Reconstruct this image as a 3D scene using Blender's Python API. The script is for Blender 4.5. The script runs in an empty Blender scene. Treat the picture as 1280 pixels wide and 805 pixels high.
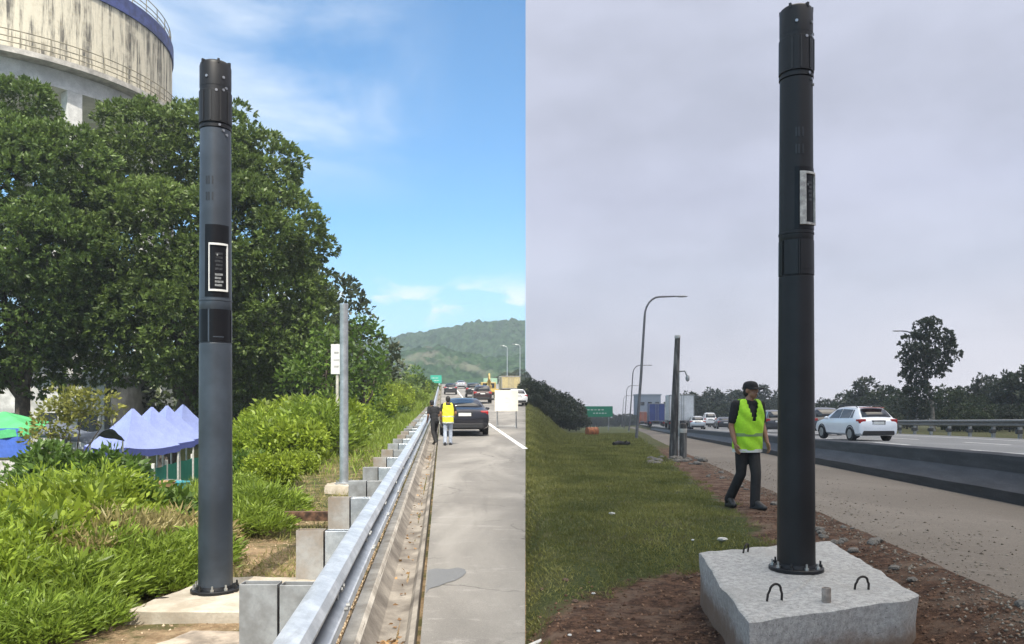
import bpy, bmesh, math, random
import numpy as np
from mathutils import Vector, Matrix, noise

random.seed(7)
RNG = np.random.default_rng(11)
R = math.radians
SC = bpy.context.scene
COL = SC.collection
PI = math.pi

# ------------------------------------------------------------------ camera
CAMZ = 1.7
cd = bpy.data.cameras.new('camera')
cam = bpy.data.objects.new('camera', cd)
COL.objects.link(cam)
cam.location = (0, 0, CAMZ)
cam.rotation_euler = (R(90), 0, 0)
cd.sensor_width = 36.0
cd.lens = 28.125
cd.shift_y = 0.0801
cd.clip_start = 0.05
cd.clip_end = 6000
SC.camera = cam

# ------------------------------------------------------------------ world, sun, exposure
SUN_EL, SUN_AZ = R(52), R(180.97)
w = bpy.data.worlds.new('World')
SC.world = w
w.use_nodes = True
wt = w.node_tree
wt.nodes.clear()
wo = wt.nodes.new('ShaderNodeOutputWorld')
bg = wt.nodes.new('ShaderNodeBackground')
sky = wt.nodes.new('ShaderNodeTexSky')
sky.sky_type = 'NISHITA'
sky.sun_disc = False
sky.sun_elevation = SUN_EL
sky.sun_rotation = SUN_AZ
sky.air_density = 1.0
sky.dust_density = 0.6
sky.ozone_density = 2.2
bg.inputs[1].default_value = 0.13
# thin high cloud and a few low cumulus mixed over the clear sky
tc = wt.nodes.new('ShaderNodeTexCoord')
sep = wt.nodes.new('ShaderNodeSeparateXYZ')
wt.links.new(tc.outputs['Generated'], sep.inputs[0])


def wmath(op, a, b=None, c=None, clamp=False):
    n = wt.nodes.new('ShaderNodeMath')
    n.operation = op
    n.use_clamp = clamp
    for i, v in enumerate((a, b, c)):
        if v is None:
            continue
        if isinstance(v, (int, float)):
            n.inputs[i].default_value = v
        else:
            wt.links.new(v, n.inputs[i])
    return n.outputs[0]


def wramp(x, lo, hi):
    n = wt.nodes.new('ShaderNodeMapRange')
    n.interpolation_type = 'SMOOTHSTEP'
    n.inputs['From Min'].default_value = lo
    n.inputs['From Max'].default_value = hi
    wt.links.new(x, n.inputs['Value'])
    return n.outputs['Result']


def wnoise(sx, sy, sz, scale, detail, off=0.0, dist=0.0):
    m = wt.nodes.new('ShaderNodeMapping')
    m.inputs['Scale'].default_value = (sx, sy, sz)
    m.inputs['Location'].default_value = (off, off * .7, 0)
    wt.links.new(tc.outputs['Generated'], m.inputs[0])
    n = wt.nodes.new('ShaderNodeTexNoise')
    n.inputs['Scale'].default_value = scale
    n.inputs['Detail'].default_value = detail
    n.inputs['Roughness'].default_value = 0.55
    n.inputs['Distortion'].default_value = dist
    wt.links.new(m.outputs[0], n.inputs['Vector'])
    return n.outputs['Fac']


X, Y_, Z = sep.outputs[0], sep.outputs[1], sep.outputs[2]
# wispy cirrus: high, toward the left
wisp = wramp(wnoise(1.2, 1, 3.0, 2.3, 7, 0.35, 0.5), 0.28, 0.62)
band = wmath('MULTIPLY', wramp(Z, .22, .36), wramp(X, -0.05, -0.24))
wispf = wmath('MULTIPLY', wmath('MULTIPLY', wisp, band), 0.95)
# low cumulus puffs near the skyline
cum = wramp(wnoise(1, 1, 2.2, 9.0, 8, 0.9, 0.2), 0.50, 0.60)
cb = wmath('MULTIPLY', wramp(Z, .085, .115), wmath('SUBTRACT', 1.0, wramp(Z, .125, .17)))
cumf = wmath('MULTIPLY', wmath('MULTIPLY', cum, cb), 0.8)
# pale horizon haze
hz = wmath('MULTIPLY', wmath('SUBTRACT', 1.0, wramp(Z, .02, .24)), 0.62)
mix1 = wt.nodes.new('ShaderNodeMix')
mix1.data_type = 'RGBA'
tint = wt.nodes.new('ShaderNodeMix')
tint.data_type = 'RGBA'
tint.blend_type = 'MULTIPLY'
tint.inputs['Factor'].default_value = 1.0
wt.links.new(sky.outputs[0], tint.inputs['A'])
tint.inputs['B'].default_value = (0.55, 0.92, 1.08, 1)
wt.links.new(tint.outputs['Result'], mix1.inputs['A'])
mix1.inputs['B'].default_value = (3.6, 4.9, 5.9, 1)
wt.links.new(hz, mix1.inputs['Factor'])
mix2 = wt.nodes.new('ShaderNodeMix')
mix2.data_type = 'RGBA'
wt.links.new(mix1.outputs['Result'], mix2.inputs['A'])
mix2.inputs['B'].default_value = (5.6, 6.0, 6.4, 1)
wt.links.new(wmath('MAXIMUM', wispf, cumf), mix2.inputs['Factor'])
wt.links.new(mix2.outputs['Result'], bg.inputs[0])
wt.links.new(bg.outputs[0], wo.inputs[0])

sd = bpy.data.lights.new('sun', 'SUN')
sd.energy = 4.4
sd.angle = R(0.1)
sd.color = (1.0, 0.93, 0.82)
sun = bpy.data.objects.new('sun', sd)
COL.objects.link(sun)
sdir = Vector((math.sin(SUN_AZ) * math.cos(SUN_EL), math.cos(SUN_AZ) * math.cos(SUN_EL), math.sin(SUN_EL)))
sun.rotation_euler = sdir.to_track_quat('Z', 'Y').to_euler()
sun.location = (0, -30, 60)

SC.view_settings.view_transform = 'Standard'
SC.view_settings.look = 'None'
SC.view_settings.exposure = 0.6
SC.view_settings.gamma = 1.0
SC.view_settings.use_curve_mapping = False
SC.render.engine = 'CYCLES'
SC.cycles.volume_bounces = 0
SC.cycles.max_bounces = 8
SC.cycles.use_denoising = True


# ------------------------------------------------------------------ naming helpers
def tag(o, label, cat, group=None, kind=None):
    if label:
        o['label'] = label
    if cat:
        o['category'] = cat
    if group:
        o['group'] = group
    if kind:
        o['kind'] = kind
    return o


def empty(name, loc, label=None, cat=None, group=None, rz=0.0):
    o = bpy.data.objects.new(name, None)
    o.empty_display_size = 0.2
    COL.objects.link(o)
    o.location = loc
    o.rotation_euler = (0, 0, rz)
    return tag(o, label, cat, group)


KIDS = {}


def link(name, me, parent=None):
    o = bpy.data.objects.new(name, me)
    COL.objects.link(o)
    if parent is not None:
        o.parent = parent
        KIDS.setdefault(parent.name, []).append(o)
    return o


def copy_tree(o, parent=None):
    c = o.copy()
    COL.objects.link(c)
    c.parent = parent
    if parent is not None:
        KIDS.setdefault(parent.name, []).append(c)
    for ch in list(KIDS.get(o.name, [])):
        copy_tree(ch, c)
    return c


# ------------------------------------------------------------------ mesh builder
class MB:
    def __init__(self):
        self.v, self.f = [], []

    def add(self, vs, fs):
        n = len(self.v)
        self.v += [tuple(p) for p in vs]
        self.f += [tuple(i + n for i in f) for f in fs]
        return self

    def box(self, c, s, rz=0.0, rot=None):
        m = rot if rot is not None else Matrix.Rotation(rz, 3, 'Z')
        vs = []
        for x in (-.5, .5):
            for y in (-.5, .5):
                for z in (-.5, .5):
                    vs.append(Vector(c) + m @ Vector((x * s[0], y * s[1], z * s[2])))
        return self.add(vs, [(0, 1, 3, 2), (4, 6, 7, 5), (0, 4, 5, 1), (2, 3, 7, 6), (0, 2, 6, 4), (1, 5, 7, 3)])

    def loft(self, rings, cap=True, closed=True):
        n = len(rings[0])
        base = len(self.v)
        for r in rings:
            self.v += [tuple(p) for p in r]
        for i in range(len(rings) - 1):
            for j in range(n if closed else n - 1):
                k = (j + 1) % n
                self.f.append((base + i * n + j, base + i * n + k, base + (i + 1) * n + k, base + (i + 1) * n + j))
        if cap and closed:
            self.f.append(tuple(base + j for j in reversed(range(n))))
            self.f.append(tuple(base + (len(rings) - 1) * n + j for j in range(n)))
        return self

    def tube(self, pts, rad, n=10, cap=True):
        pts = [Vector(p) for p in pts]
        if not hasattr(rad, '__len__'):
            rad = [rad] * len(pts)
        rings = []
        up = None
        for i, p in enumerate(pts):
            d = (pts[min(i + 1, len(pts) - 1)] - pts[max(i - 1, 0)])
            d = d.normalized() if d.length > 1e-9 else Vector((0, 0, 1))
            if up is None:
                up = Vector((0, 0, 1)) if abs(d.z) < .9 else Vector((1, 0, 0))
            a = d.cross(up)
            a = a.normalized() if a.length > 1e-6 else d.orthogonal().normalized()
            b = a.cross(d).normalized()
            up = b
            rings.append([p + (a * math.cos(t) + b * math.sin(t)) * rad[i] for t in [2 * PI * k / n for k in range(n)]])
        return self.loft(rings, cap)

    def lathe(self, prof, n=32, c=(0, 0, 0), cap=True):
        rings = []
        for r, z in prof:
            rings.append([(c[0] + r * math.cos(2 * PI * k / n), c[1] + r * math.sin(2 * PI * k / n), c[2] + z) for k in range(n)])
        return self.loft(rings, cap)

    def ell(self, c, r, n=14, m=9, rot=None):
        rings = []
        for i in range(m + 1):
            a = -PI / 2 + PI * i / m
            rr = max(math.cos(a), 0.02)
            ring = []
            for k in range(n):
                p = Vector((r[0] * rr * math.cos(2 * PI * k / n), r[1] * rr * math.sin(2 * PI * k / n), r[2] * math.sin(a)))
                if rot is not None:
                    p = rot @ p
                ring.append(Vector(c) + p)
            rings.append(ring)
        return self.loft(rings)

    def capsule(self, p0, p1, r0, r1, n=12):
        p0, p1 = Vector(p0), Vector(p1)
        d = (p1 - p0)
        d = d.normalized() if d.length > 1e-6 else Vector((0, 0, 1))
        pts, rad = [], []
        for k in range(5):
            a = PI / 2 * (1 - k / 4)
            pts.append(p0 - d * r0 * math.sin(a)); rad.append(max(r0 * math.cos(a), .001))
        for k in range(5):
            a = PI / 2 * k / 4
            pts.append(p1 + d * r1 * math.sin(a)); rad.append(max(r1 * math.cos(a), .001))
        return self.tube(pts, rad, n)

    def patch(self, r0, r1, a0, a1, z0, z1, n=10, taper=None):
        """curved solid plate on a cylinder; angle 0 faces -Y, positive turns to +X"""
        rings = []
        for k in range(n + 1):
            a = a0 + (a1 - a0) * k / n
            s, c = math.sin(a), -math.cos(a)
            t0 = taper(z0) if taper else 0
            t1 = taper(z1) if taper else 0
            rings.append([(s * (r0 + t0), c * (r0 + t0), z0), (s * (r1 + t0), c * (r1 + t0), z0),
                          (s * (r1 + t1), c * (r1 + t1), z1), (s * (r0 + t1), c * (r0 + t1), z1)])
        return self.loft(rings)

    def build(self, name, mat, parent=None, smooth=False, bevel=0.0, angle=40, shift=None):
        me = bpy.data.meshes.new(name)
        vs = self.v if shift is None else [(x + shift[0], y + shift[1], z + shift[2]) for x, y, z in self.v]
        me.from_pydata(vs, [], self.f)
        bm = bmesh.new()
        bm.from_mesh(me)
        bmesh.ops.recalc_face_normals(bm, faces=bm.faces)
        bm.to_mesh(me)
        bm.free()
        me.materials.append(mat)
        if smooth:
            me.polygons.foreach_set('use_smooth', [True] * len(me.polygons))
            me.set_sharp_from_angle(angle=R(angle))
        o = link(name, me, parent)
        if bevel:
            b = o.modifiers.new('bevel', 'BEVEL')
            b.width = bevel
            b.segments = 2
            b.limit_method = 'ANGLE'
            b.angle_limit = R(35)
        return o


def build_each(mb, name, mat, parent, **kw):
    """every loose piece of the builder becomes an object of its own"""
    par = list(range(len(mb.v)))

    def find(i):
        while par[i] != i:
            par[i] = par[par[i]]
            i = par[i]
        return i
    for f in mb.f:
        for i in f[1:]:
            par[find(i)] = find(f[0])
    groups = {}
    for f in mb.f:
        groups.setdefault(find(f[0]), []).append(f)
    for fs in groups.values():
        ids = sorted({i for f in fs for i in f})
        mp = {i: k for k, i in enumerate(ids)}
        m2 = MB()
        m2.add([mb.v[i] for i in ids], [tuple(mp[i] for i in f) for f in fs])
        m2.build(name, mat, parent, **kw)


def remesh_build(mb, name, mat, parent, voxel, smooth_it=4):
    me = bpy.data.meshes.new(name)
    me.from_pydata(mb.v, [], mb.f)
    bm = bmesh.new(); bm.from_mesh(me)
    bmesh.ops.recalc_face_normals(bm, faces=bm.faces)
    bm.to_mesh(me); bm.free()
    tmp = bpy.data.objects.new('tmp', me)
    COL.objects.link(tmp)
    r = tmp.modifiers.new('r', 'REMESH')
    r.mode = 'VOXEL'
    r.voxel_size = voxel
    s = tmp.modifiers.new('s', 'SMOOTH')
    s.iterations = smooth_it
    s.factor = .5
    dg = bpy.context.evaluated_depsgraph_get()
    nm = bpy.data.meshes.new_from_object(tmp.evaluated_get(dg))
    bpy.data.objects.remove(tmp)
    nm.name = name
    nm.materials.clear()
    nm.materials.append(mat)
    nm.polygons.foreach_set('use_smooth', [True] * len(nm.polygons))
    return link(name, nm, parent)


# ------------------------------------------------------------------ materials
class NT:
    def __init__(self, name):
        self.m = bpy.data.materials.new(name)
        self.m.use_nodes = True
        self.t = self.m.node_tree
        self.b = self.t.nodes['Principled BSDF']
        self.tc = self.t.nodes.new('ShaderNodeTexCoord')

    def link(self, a, b):
        self.t.links.new(a, b)

    def noise(self, scale, detail=4, rough=.6, stretch=(1, 1, 1), coord='Object', dist=0):
        mp = self.t.nodes.new('ShaderNodeMapping')
        mp.inputs['Scale'].default_value = stretch
        self.link(self.tc.outputs[coord], mp.inputs[0])
        n = self.t.nodes.new('ShaderNodeTexNoise')
        n.inputs['Scale'].default_value = scale
        n.inputs['Detail'].default_value = detail
        n.inputs['Roughness'].default_value = rough
        n.inputs['Distortion'].default_value = dist
        self.link(mp.outputs[0], n.inputs['Vector'])
        return n.outputs['Fac']

    def ramp(self, x, lo, hi, a=0.0, b=1.0):
        n = self.t.nodes.new('ShaderNodeMapRange')
        n.interpolation_type = 'SMOOTHSTEP'
        n.inputs['From Min'].default_value = lo
        n.inputs['From Max'].default_value = hi
        n.inputs['To Min'].default_value = a
        n.inputs['To Max'].default_value = b
        self.link(x, n.inputs['Value'])
        return n.outputs['Result']

    def mix(self, f, a, b, blend='MIX'):
        n = self.t.nodes.new('ShaderNodeMix')
        n.data_type = 'RGBA'
        n.blend_type = blend
        for s, v in (('Factor', f), ('A', a), ('B', b)):
            if isinstance(v, (int, float)):
                n.inputs[s].default_value = v
            elif isinstance(v, tuple):
                n.inputs[s].default_value = (v[0], v[1], v[2], 1)
            else:
                self.link(v, n.inputs[s])
        return n.outputs['Result']

    def math(self, op, a, b):
        n = self.t.nodes.new('ShaderNodeMath')
        n.operation = op
        for i, v in enumerate((a, b)):
            if isinstance(v, (int, float)):
                n.inputs[i].default_value = v
            else:
                self.link(v, n.inputs[i])
        return n.outputs[0]

    def attr(self, name):
        n = self.t.nodes.new('ShaderNodeAttribute')
        n.attribute_name = name
        return n.outputs['Fac']

    def bump(self, h, strength, dist=.02):
        n = self.t.nodes.new('ShaderNodeBump')
        n.inputs['Strength'].default_value = strength
        n.inputs['Distance'].default_value = dist
        self.link(h, n.inputs['Height'])
        self.link(n.outputs[0], self.b.inputs['Normal'])

    def color(self, c):
        if isinstance(c, tuple):
            self.b.inputs['Base Color'].default_value = (c[0], c[1], c[2], 1)
        else:
            self.link(c, self.b.inputs['Base Color'])

    def set(self, rough=.6, metal=0.0, spec=.5):
        self.b.inputs['Roughness'].default_value = rough
        self.b.inputs['Metallic'].default_value = metal
        self.b.inputs['Specular IOR Level'].default_value = spec
        return self


MATS = {}


def pm(name, col, rough=.6, metal=0.0, var=.2, scale=6.0, bump=0.0, bscale=80.0, col2=None, spec=.5, coat=0.0, dist=.01):
    """principled surface with two scales of procedural colour variation and an optional fine bump"""
    if name in MATS:
        return MATS[name]
    n = NT(name).set(rough, metal, spec)
    c2 = col2 if col2 else tuple(max(0, x * (1 - var * 1.6)) for x in col)
    c1 = tuple(min(1, x * (1 + var * .4)) for x in col)
    f1 = n.ramp(n.noise(scale, 5), .32, .7)
    f2 = n.noise(scale * 9, 3)
    c = n.mix(f1, c2, c1)
    c = n.mix(n.math('MULTIPLY', n.ramp(f2, .4, .75), .35 if var > .05 else .05), c, tuple(x * .6 for x in col))
    n.color(c)
    if coat:
        n.b.inputs['Coat Weight'].default_value = coat
    if bump:
        n.bump(n.noise(bscale, 4), bump, dist)
    MATS[name] = n.m
    return n.m


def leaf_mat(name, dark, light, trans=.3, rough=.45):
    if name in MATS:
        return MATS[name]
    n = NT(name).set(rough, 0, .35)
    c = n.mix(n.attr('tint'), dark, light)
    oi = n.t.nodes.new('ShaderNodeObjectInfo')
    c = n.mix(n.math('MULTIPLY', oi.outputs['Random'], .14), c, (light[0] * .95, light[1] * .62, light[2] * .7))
    n.color(c)
    tr = n.t.nodes.new('ShaderNodeBsdfTranslucent')
    n.link(n.mix(.5, c, light), tr.inputs['Color'])
    ms = n.t.nodes.new('ShaderNodeMixShader')
    ms.inputs[0].default_value = trans
    n.link(n.b.outputs[0], ms.inputs[1])
    n.link(tr.outputs[0], ms.inputs[2])
    n.link(ms.outputs[0], n.t.nodes['Material Output'].inputs['Surface'])
    MATS[name] = n.m
    return n.m


# ------------------------------------------------------------------ layout of the place
KL, KR, KS = -0.087, 0.135, 0.017      # directions of the two roads and of the bank between them
F = 1000.0


def at(px, py, Y):
    return Vector(((px - 640) / F * Y, Y, CAMZ - (py - 505) / F * Y))


def sst(a, b, x):
    t = min(1, max(0, (x - a) / (b - a)))
    return t * t * (3 - 2 * t)


def road_l(Y):
    if Y < 50:
        return .015 * Y
    if Y < 70:
        t = (Y - 50) / 20
        return .75 + .015 * (Y - 50) + .5 * (.0414 - .015) / 20 * (Y - 50) ** 2
    if Y < 200:
        return .75 + .3 + .264 + .0414 * (Y - 70)
    return .75 + .3 + .264 + .0414 * 130 - .03 * (Y - 200)


def left_z(x, Y):
    u = x - KL * Y
    r = road_l(Y)
    if u > -0.66:
        return r - .1 if Y < 250 else r
    if u > -1.2:
        return r - .02
    d = -u - 3.0
    drop = 2.5 * (1 - sst(38, 75, Y)) if Y > 0 else 2.5
    z = r - drop * sst(0, 9.5, d)
    z += .05 * noise.noise(Vector((x * .8, Y * .8, 0)))
    return z


def right_plane(Y):
    return .56 - .025 * Y


def road_r(Y):
    return .86 - .0224 * Y


UB0, UB1, UGR = 5.6, 6.15, 2.35         # barrier and gravel edge, across the right road


def right_z(x, Y):
    u = x - KR * Y
    if u > UB1 - .02:
        return road_r(Y) - .08
    z = right_plane(Y)
    s = (1 - sst(6.2, 9.6, Y)) * (1 - sst(2.0, 3.4, x))
    z -= .34 * s
    z += (.035 * noise.noise(Vector((x * 1.1, Y * 1.1, 3))) + .012 * noise.noise(Vector((x * 4, Y * 4, 5)))) * (1 - sst(1.6, 2.3, u) * .9)
    z -= .09 * sst(2.5, 3.0, u)
    return z


def bank_w(Y):
    return .25 if Y < 14 else min(7, .25 + (Y - 14) * .065)


def ground_z(x, Y):
    us = x - KS * Y
    if us <= 0:
        return left_z(x, Y)
    wd = bank_w(Y)
    if us < wd:
        t = sst(0, wd, us)
        return left_z(KS * Y, Y) * (1 - t) + right_z(x, Y) * t
    return right_z(x, Y)


# ------------------------------------------------------------------ setting: sky bank, far ground, ground
def overcast_sun_screen():
    """the overcast half of the sky: its unseen part behind the view is added to block the sun"""
    mb = MB()
    RAD = 1000.0
    a0, a1 = math.atan(KS), math.atan(KS) + PI  # sweep reaches behind the camera, added to keep sun off the right half
    NA, NE = 96, 40
    rings = []
    for i in range(NE + 1):
        e = R(-3) + (PI / 2 - R(-3)) * i / NE
        rings.append([(RAD * math.cos(e) * math.sin(a0 + (a1 - a0) * k / NA), RAD * math.cos(e) * math.cos(a0 + (a1 - a0) * k / NA), CAMZ + RAD * math.sin(e)) for k in range(NA + 1)])
    mb.loft(rings, cap=False, closed=False)
    n = NT('overcast_sky')
    t = n.t
    em = t.nodes.new('ShaderNodeEmission')
    geo = t.nodes.new('ShaderNodeNewGeometry')
    sp = t.nodes.new('ShaderNodeSeparateXYZ')
    n.link(geo.outputs['Position'], sp.inputs[0])
    el = n.ramp(sp.outputs[2], 0, 430)
    cr = t.nodes.new('ShaderNodeValToRGB')
    n.link(el, cr.inputs[0])
    e = cr.color_ramp.elements
    e[0].position = 0.0; e[0].color = (.56, .55, .59, 1)
    e[1].position = 1.0; e[1].color = (.375, .405, .50, 1)
    x = e.new(.3); x.color = (.46, .485, .575, 1)
    x = e.new(.6); x.color = (.38, .405, .51, 1)
    mot = n.ramp(n.noise(.0035, 5, .55, (1, 1, 2.2)), .3, .7, .88, 1.10)
    warm = n.ramp(n.noise(.0016, 3, .5, (1, 1, 1)), .35, .65)
    c = n.mix(n.math('MULTIPLY', warm, .22), cr.outputs[0], (.46, .445, .515))
    em_c = n.mix(n.ramp(sp.outputs[2], 500, 860), c, (.50, .46, .40))
    n.link(em_c, em.inputs[0])
    zen = n.ramp(sp.outputs[2], 470, 880, 1.0, 5.2)  # overhead part, out of view, brightened to light the right half
    n.link(n.math('MULTIPLY', mot, zen), em.inputs[1])
    n.link(em.outputs[0], t.nodes['Material Output'].inputs['Surface'])
    o = mb.build('sky', n.m, smooth=True)
    o['kind'] = 'structure'


overcast_sun_screen()

# far ground sheet to the horizon
mb = MB()
mb.add([(-555, -46, -14), (345, -46, -14), (345, 882, -14), (-555, 882, -14)], [(0, 1, 2, 3)])
o = mb.build('terrain', pm('far_ground', (.07, .09, .035), .9, var=.4, scale=.02))
o['kind'] = 'structure'


def axis_vals(segs):
    out = []
    for a, b, n in segs:
        out += list(np.linspace(a, b, n, endpoint=False))
    out.append(segs[-1][1])
    return out


def build_ground():
    us = axis_vals([(-160, -40, 14), (-40, -14, 18), (-14, -6, 16), (-6, -3.4, 16), (-3.4, -0.0, 34)])
    us2 = [.004] + axis_vals([(.02, .3, 8), (.3, 6.0, 80), (6.0, 12, 40), (12, 40, 40), (40, 200, 20)])
    ys = axis_vals([(-20, 2, 10), (2, 4, 10), (4, 12, 110), (12, 24, 70), (24, 60, 60), (60, 140, 30), (140, 420, 24)])
    # left columns follow the left road so kerb lines stay clean
    vs, dirt, sand = [], [], []
    nL, nR = len(us), len(us2)
    for Y in ys:
        for u in us:
            t = (u + 3.4) / 3.4 if u > -3.4 else 0
            x = u + (KS * Y) * max(0, t) + KL * Y * (1 - max(0, t)) if u > -3.4 else u + KL * Y
            z = left_z(x, Y) if x < KS * Y - 1e-4 else left_z(KS * Y, Y)
            vs.append((x, Y, z))
            ul = x - KL * Y
            s = sst(-4.6, -2.6, ul) * (1 - sst(6.6, 10, Y) * .52) * (1 - sst(16, 40, Y) * .3)
            s = max(s, .85 * (1 - sst(.4, 1.3, math.hypot((x + 3.2) / 1.3, (Y - 5.4) / 1.0))))
            sand.append(s)
            dirt.append(0)
        for u in us2:
            x = u + KS * Y
            vs.append((x, Y, ground_z(x, Y)))
            ur = x - KR * Y
            # bare red soil round the block and along the gravel edge
            d1 = 1 - sst(.75, 1.25, math.hypot((x - 2.1) / 2.0, (Y - 5.1) / 2.4))
            d3 = 1 - sst(4.6, 5.7, Y - .12 * x)
            d2 = sst(1.0, 2.0, ur) * (1 - sst(22, 45, Y) * .6)
            dirt.append(max(d1, d2, d3 * .95 if x > -.2 else 0))
            sand.append(0)
    fs = []
    NC = nL + nR
    for i in range(len(ys) - 1):
        for j in range(NC - 1):
            fs.append((i * NC + j, i * NC + j + 1, (i + 1) * NC + j + 1, (i + 1) * NC + j))
    me = bpy.data.meshes.new('ground')
    me.from_pydata(vs, [], fs)
    for nm, arr in (('dirt', dirt), ('sand', sand)):
        a = me.attributes.new(nm, 'FLOAT', 'POINT')
        a.data.foreach_set('value', arr)
    me.polygons.foreach_set('use_smooth', [True] * len(fs))
    n = NT('ground_soil').set(.95, 0, .2)
    big = n.noise(1.3, 6, .65)
    fine = n.noise(26, 5, .7)
    grass = n.mix(n.ramp(fine, .35, .7), (.040, .058, .016), (.11, .125, .04))
    grass = n.mix(n.ramp(big, .42, .72), grass, (.12, .11, .05))
    redc = n.mix(n.ramp(n.noise(11, 8, .8), .38, .64), (.045, .024, .016), (.20, .112, .070))
    redc = n.mix(n.ramp(n.noise(3, 5, .6), .45, .72), redc, (.235, .165, .12))
    sandc = n.mix(n.ramp(n.noise(9, 6, .7), .3, .7), (.30, .20, .11), (.56, .41, .25))
    sandc = n.mix(n.ramp(n.noise(2.2, 5, .7), .46, .62), sandc, (.15, .14, .055))
    jit = n.math('MULTIPLY', n.math('SUBTRACT', n.noise(3.2, 6, .7), .5), 1.1)
    fd = n.ramp(n.math('ADD', n.attr('dirt'), jit), .35, .65)
    fsn = n.ramp(n.math('ADD', n.attr('sand'), jit), .35, .7)
    c = n.mix(fd, grass, redc)
    c = n.mix(fsn, c, sandc)
    n.color(c)
    n.bump(n.math('ADD', n.noise(30, 8, .8), n.math('MULTIPLY', n.noise(8, 4), 1.5)), 1.0, .06)
    me.materials.append(n.m)
    o = link('ground', me)
    o['kind'] = 'structure'


build_ground()


# ------------------------------------------------------------------ left road, drain, kerb
def asphalt(name, base, light, dark, cracks=0.0, scale=1.0, grain=(110, 70)):
    n = NT(name).set(.85, 0, .3)
    f = n.ramp(n.noise(.55 * scale, 7, .62, (1, .35, 1), dist=.6), .36, .68)
    c = n.mix(f, dark, base)
    c = n.mix(n.math('MULTIPLY', n.ramp(n.noise(2.6 * scale, 10, .8, (.6, 1.6, 1), dist=.4), .54, .70), .55), c, light)
    c = n.mix(n.math('MULTIPLY', n.ramp(n.noise(grain[0], 5, .8), .45, .66), .62), c, tuple(x * .45 for x in base))
    c = n.mix(n.math('MULTIPLY', n.ramp(n.noise(grain[1], 4, .8), .58, .70), .5), c, tuple(min(1, x * 1.7) for x in base))
    if cracks:
        nz = n.t.nodes.new('ShaderNodeTexNoise'); nz.inputs['Scale'].default_value = 1.7; nz.inputs['Detail'].default_value = 5
        n.link(n.tc.outputs['Object'], nz.inputs['Vector'])
        vm = n.t.nodes.new('ShaderNodeVectorMath'); vm.operation = 'MULTIPLY_ADD'
        n.link(nz.outputs['Color'], vm.inputs[0]); vm.inputs[1].default_value = (.7, .7, 0); n.link(n.tc.outputs['Object'], vm.inputs[2])
        vo = n.t.nodes.new('ShaderNodeTexVoronoi'); vo.feature = 'DISTANCE_TO_EDGE'; vo.inputs['Scale'].default_value = .55
        n.link(vm.outputs[0], vo.inputs['Vector'])
        cr = n.math('MULTIPLY', n.ramp(vo.outputs['Distance'], .002, .010, 1, 0), n.ramp(n.noise(.5, 4, .6), .45, .55))
        c = n.mix(n.math('MULTIPLY', cr, cracks), c, tuple(x * .3 for x in base))
        # oil and water stains drawn out along the lane
        st = n.ramp(n.noise(1.1, 8, .7, (1.6, .22, 1), dist=.8), .56, .70)
        c = n.mix(n.math('MULTIPLY', st, .5), c, tuple(x * .5 for x in base))
        lt = n.ramp(n.noise(3.2, 8, .8, (.5, 2.2, 1)), .60, .70)
        c = n.mix(n.math('MULTIPLY', lt, .5), c, light)
    n.color(c)
    n.bump(n.noise(grain[0], 5, .8), .7, .012)
    return n.m


def sheet(name, cols, ys, zf, mat, kind='structure'):
    """cols: function (j-th column, Y) -> x ; zf(x, Y, j)"""
    vs, fs = [], []
    n = len(cols)
    for Y in ys:
        for j, cf in enumerate(cols):
            x = cf(Y)
            vs.append((x, Y, zf(x, Y)))
    for i in range(len(ys) - 1):
        for j in range(n - 1):
            fs.append((i * n + j, i * n + j + 1, (i + 1) * n + j + 1, (i + 1) * n + j))
    me = bpy.data.meshes.new(name)
    me.from_pydata(vs, [], fs)
    me.materials.append(mat)
    me.polygons.foreach_set('use_smooth', [True] * len(fs))
    o = link(name, me)
    o['kind'] = kind
    return o


YL = axis_vals([(-10, 2, 6), (2, 12, 30), (12, 60, 48), (60, 250, 48)])
UE = -0.15
M_ROADL = asphalt('old_asphalt', (.285, .27, .245), (.43, .41, .38), (.165, .155, .142), cracks=.8)
lroad = sheet('road', [(lambda Y, t=t: (UE + KL * Y) * (1 - t) + (KS * Y - .004) * t) for t in np.linspace(0, 1, 9)], YL,
              lambda x, Y: road_l(Y), M_ROADL)
M_PAINT = pm('road_paint', (.78, .77, .74), .7, var=.12, scale=3)
sheet('road_line', [lambda Y: 2.40 + KL * Y, lambda Y: 2.56 + KL * Y], axis_vals([(23.9, 60, 30), (60, 195, 40)]),
      lambda x, Y: road_l(Y) + .006, M_PAINT)
for k, (ul) in enumerate((6.0, 9.6)):
    for Y0 in range(56, 190, 12):
        if ul + KL * Y0 < KS * Y0 - .3 and ul + KL * (Y0 + 5) < KS * (Y0 + 5) - .3:
            sheet('lane_marking', [lambda Y: ul + KL * Y, lambda Y: ul + .2 + KL * Y], [Y0, Y0 + 2, Y0 + 5], lambda x, Y: road_l(Y) + .006, M_PAINT)

M_CONC = pm('weathered_concrete', (.46, .43, .38), .9, var=.32, scale=3.5, bump=.5, bscale=60, col2=(.26, .235, .20))
M_CONCD = pm('stained_drain_concrete', (.25, .225, .19), .9, var=.5, scale=2.2, bump=.6, bscale=40, col2=(.10, .085, .07))


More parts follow.
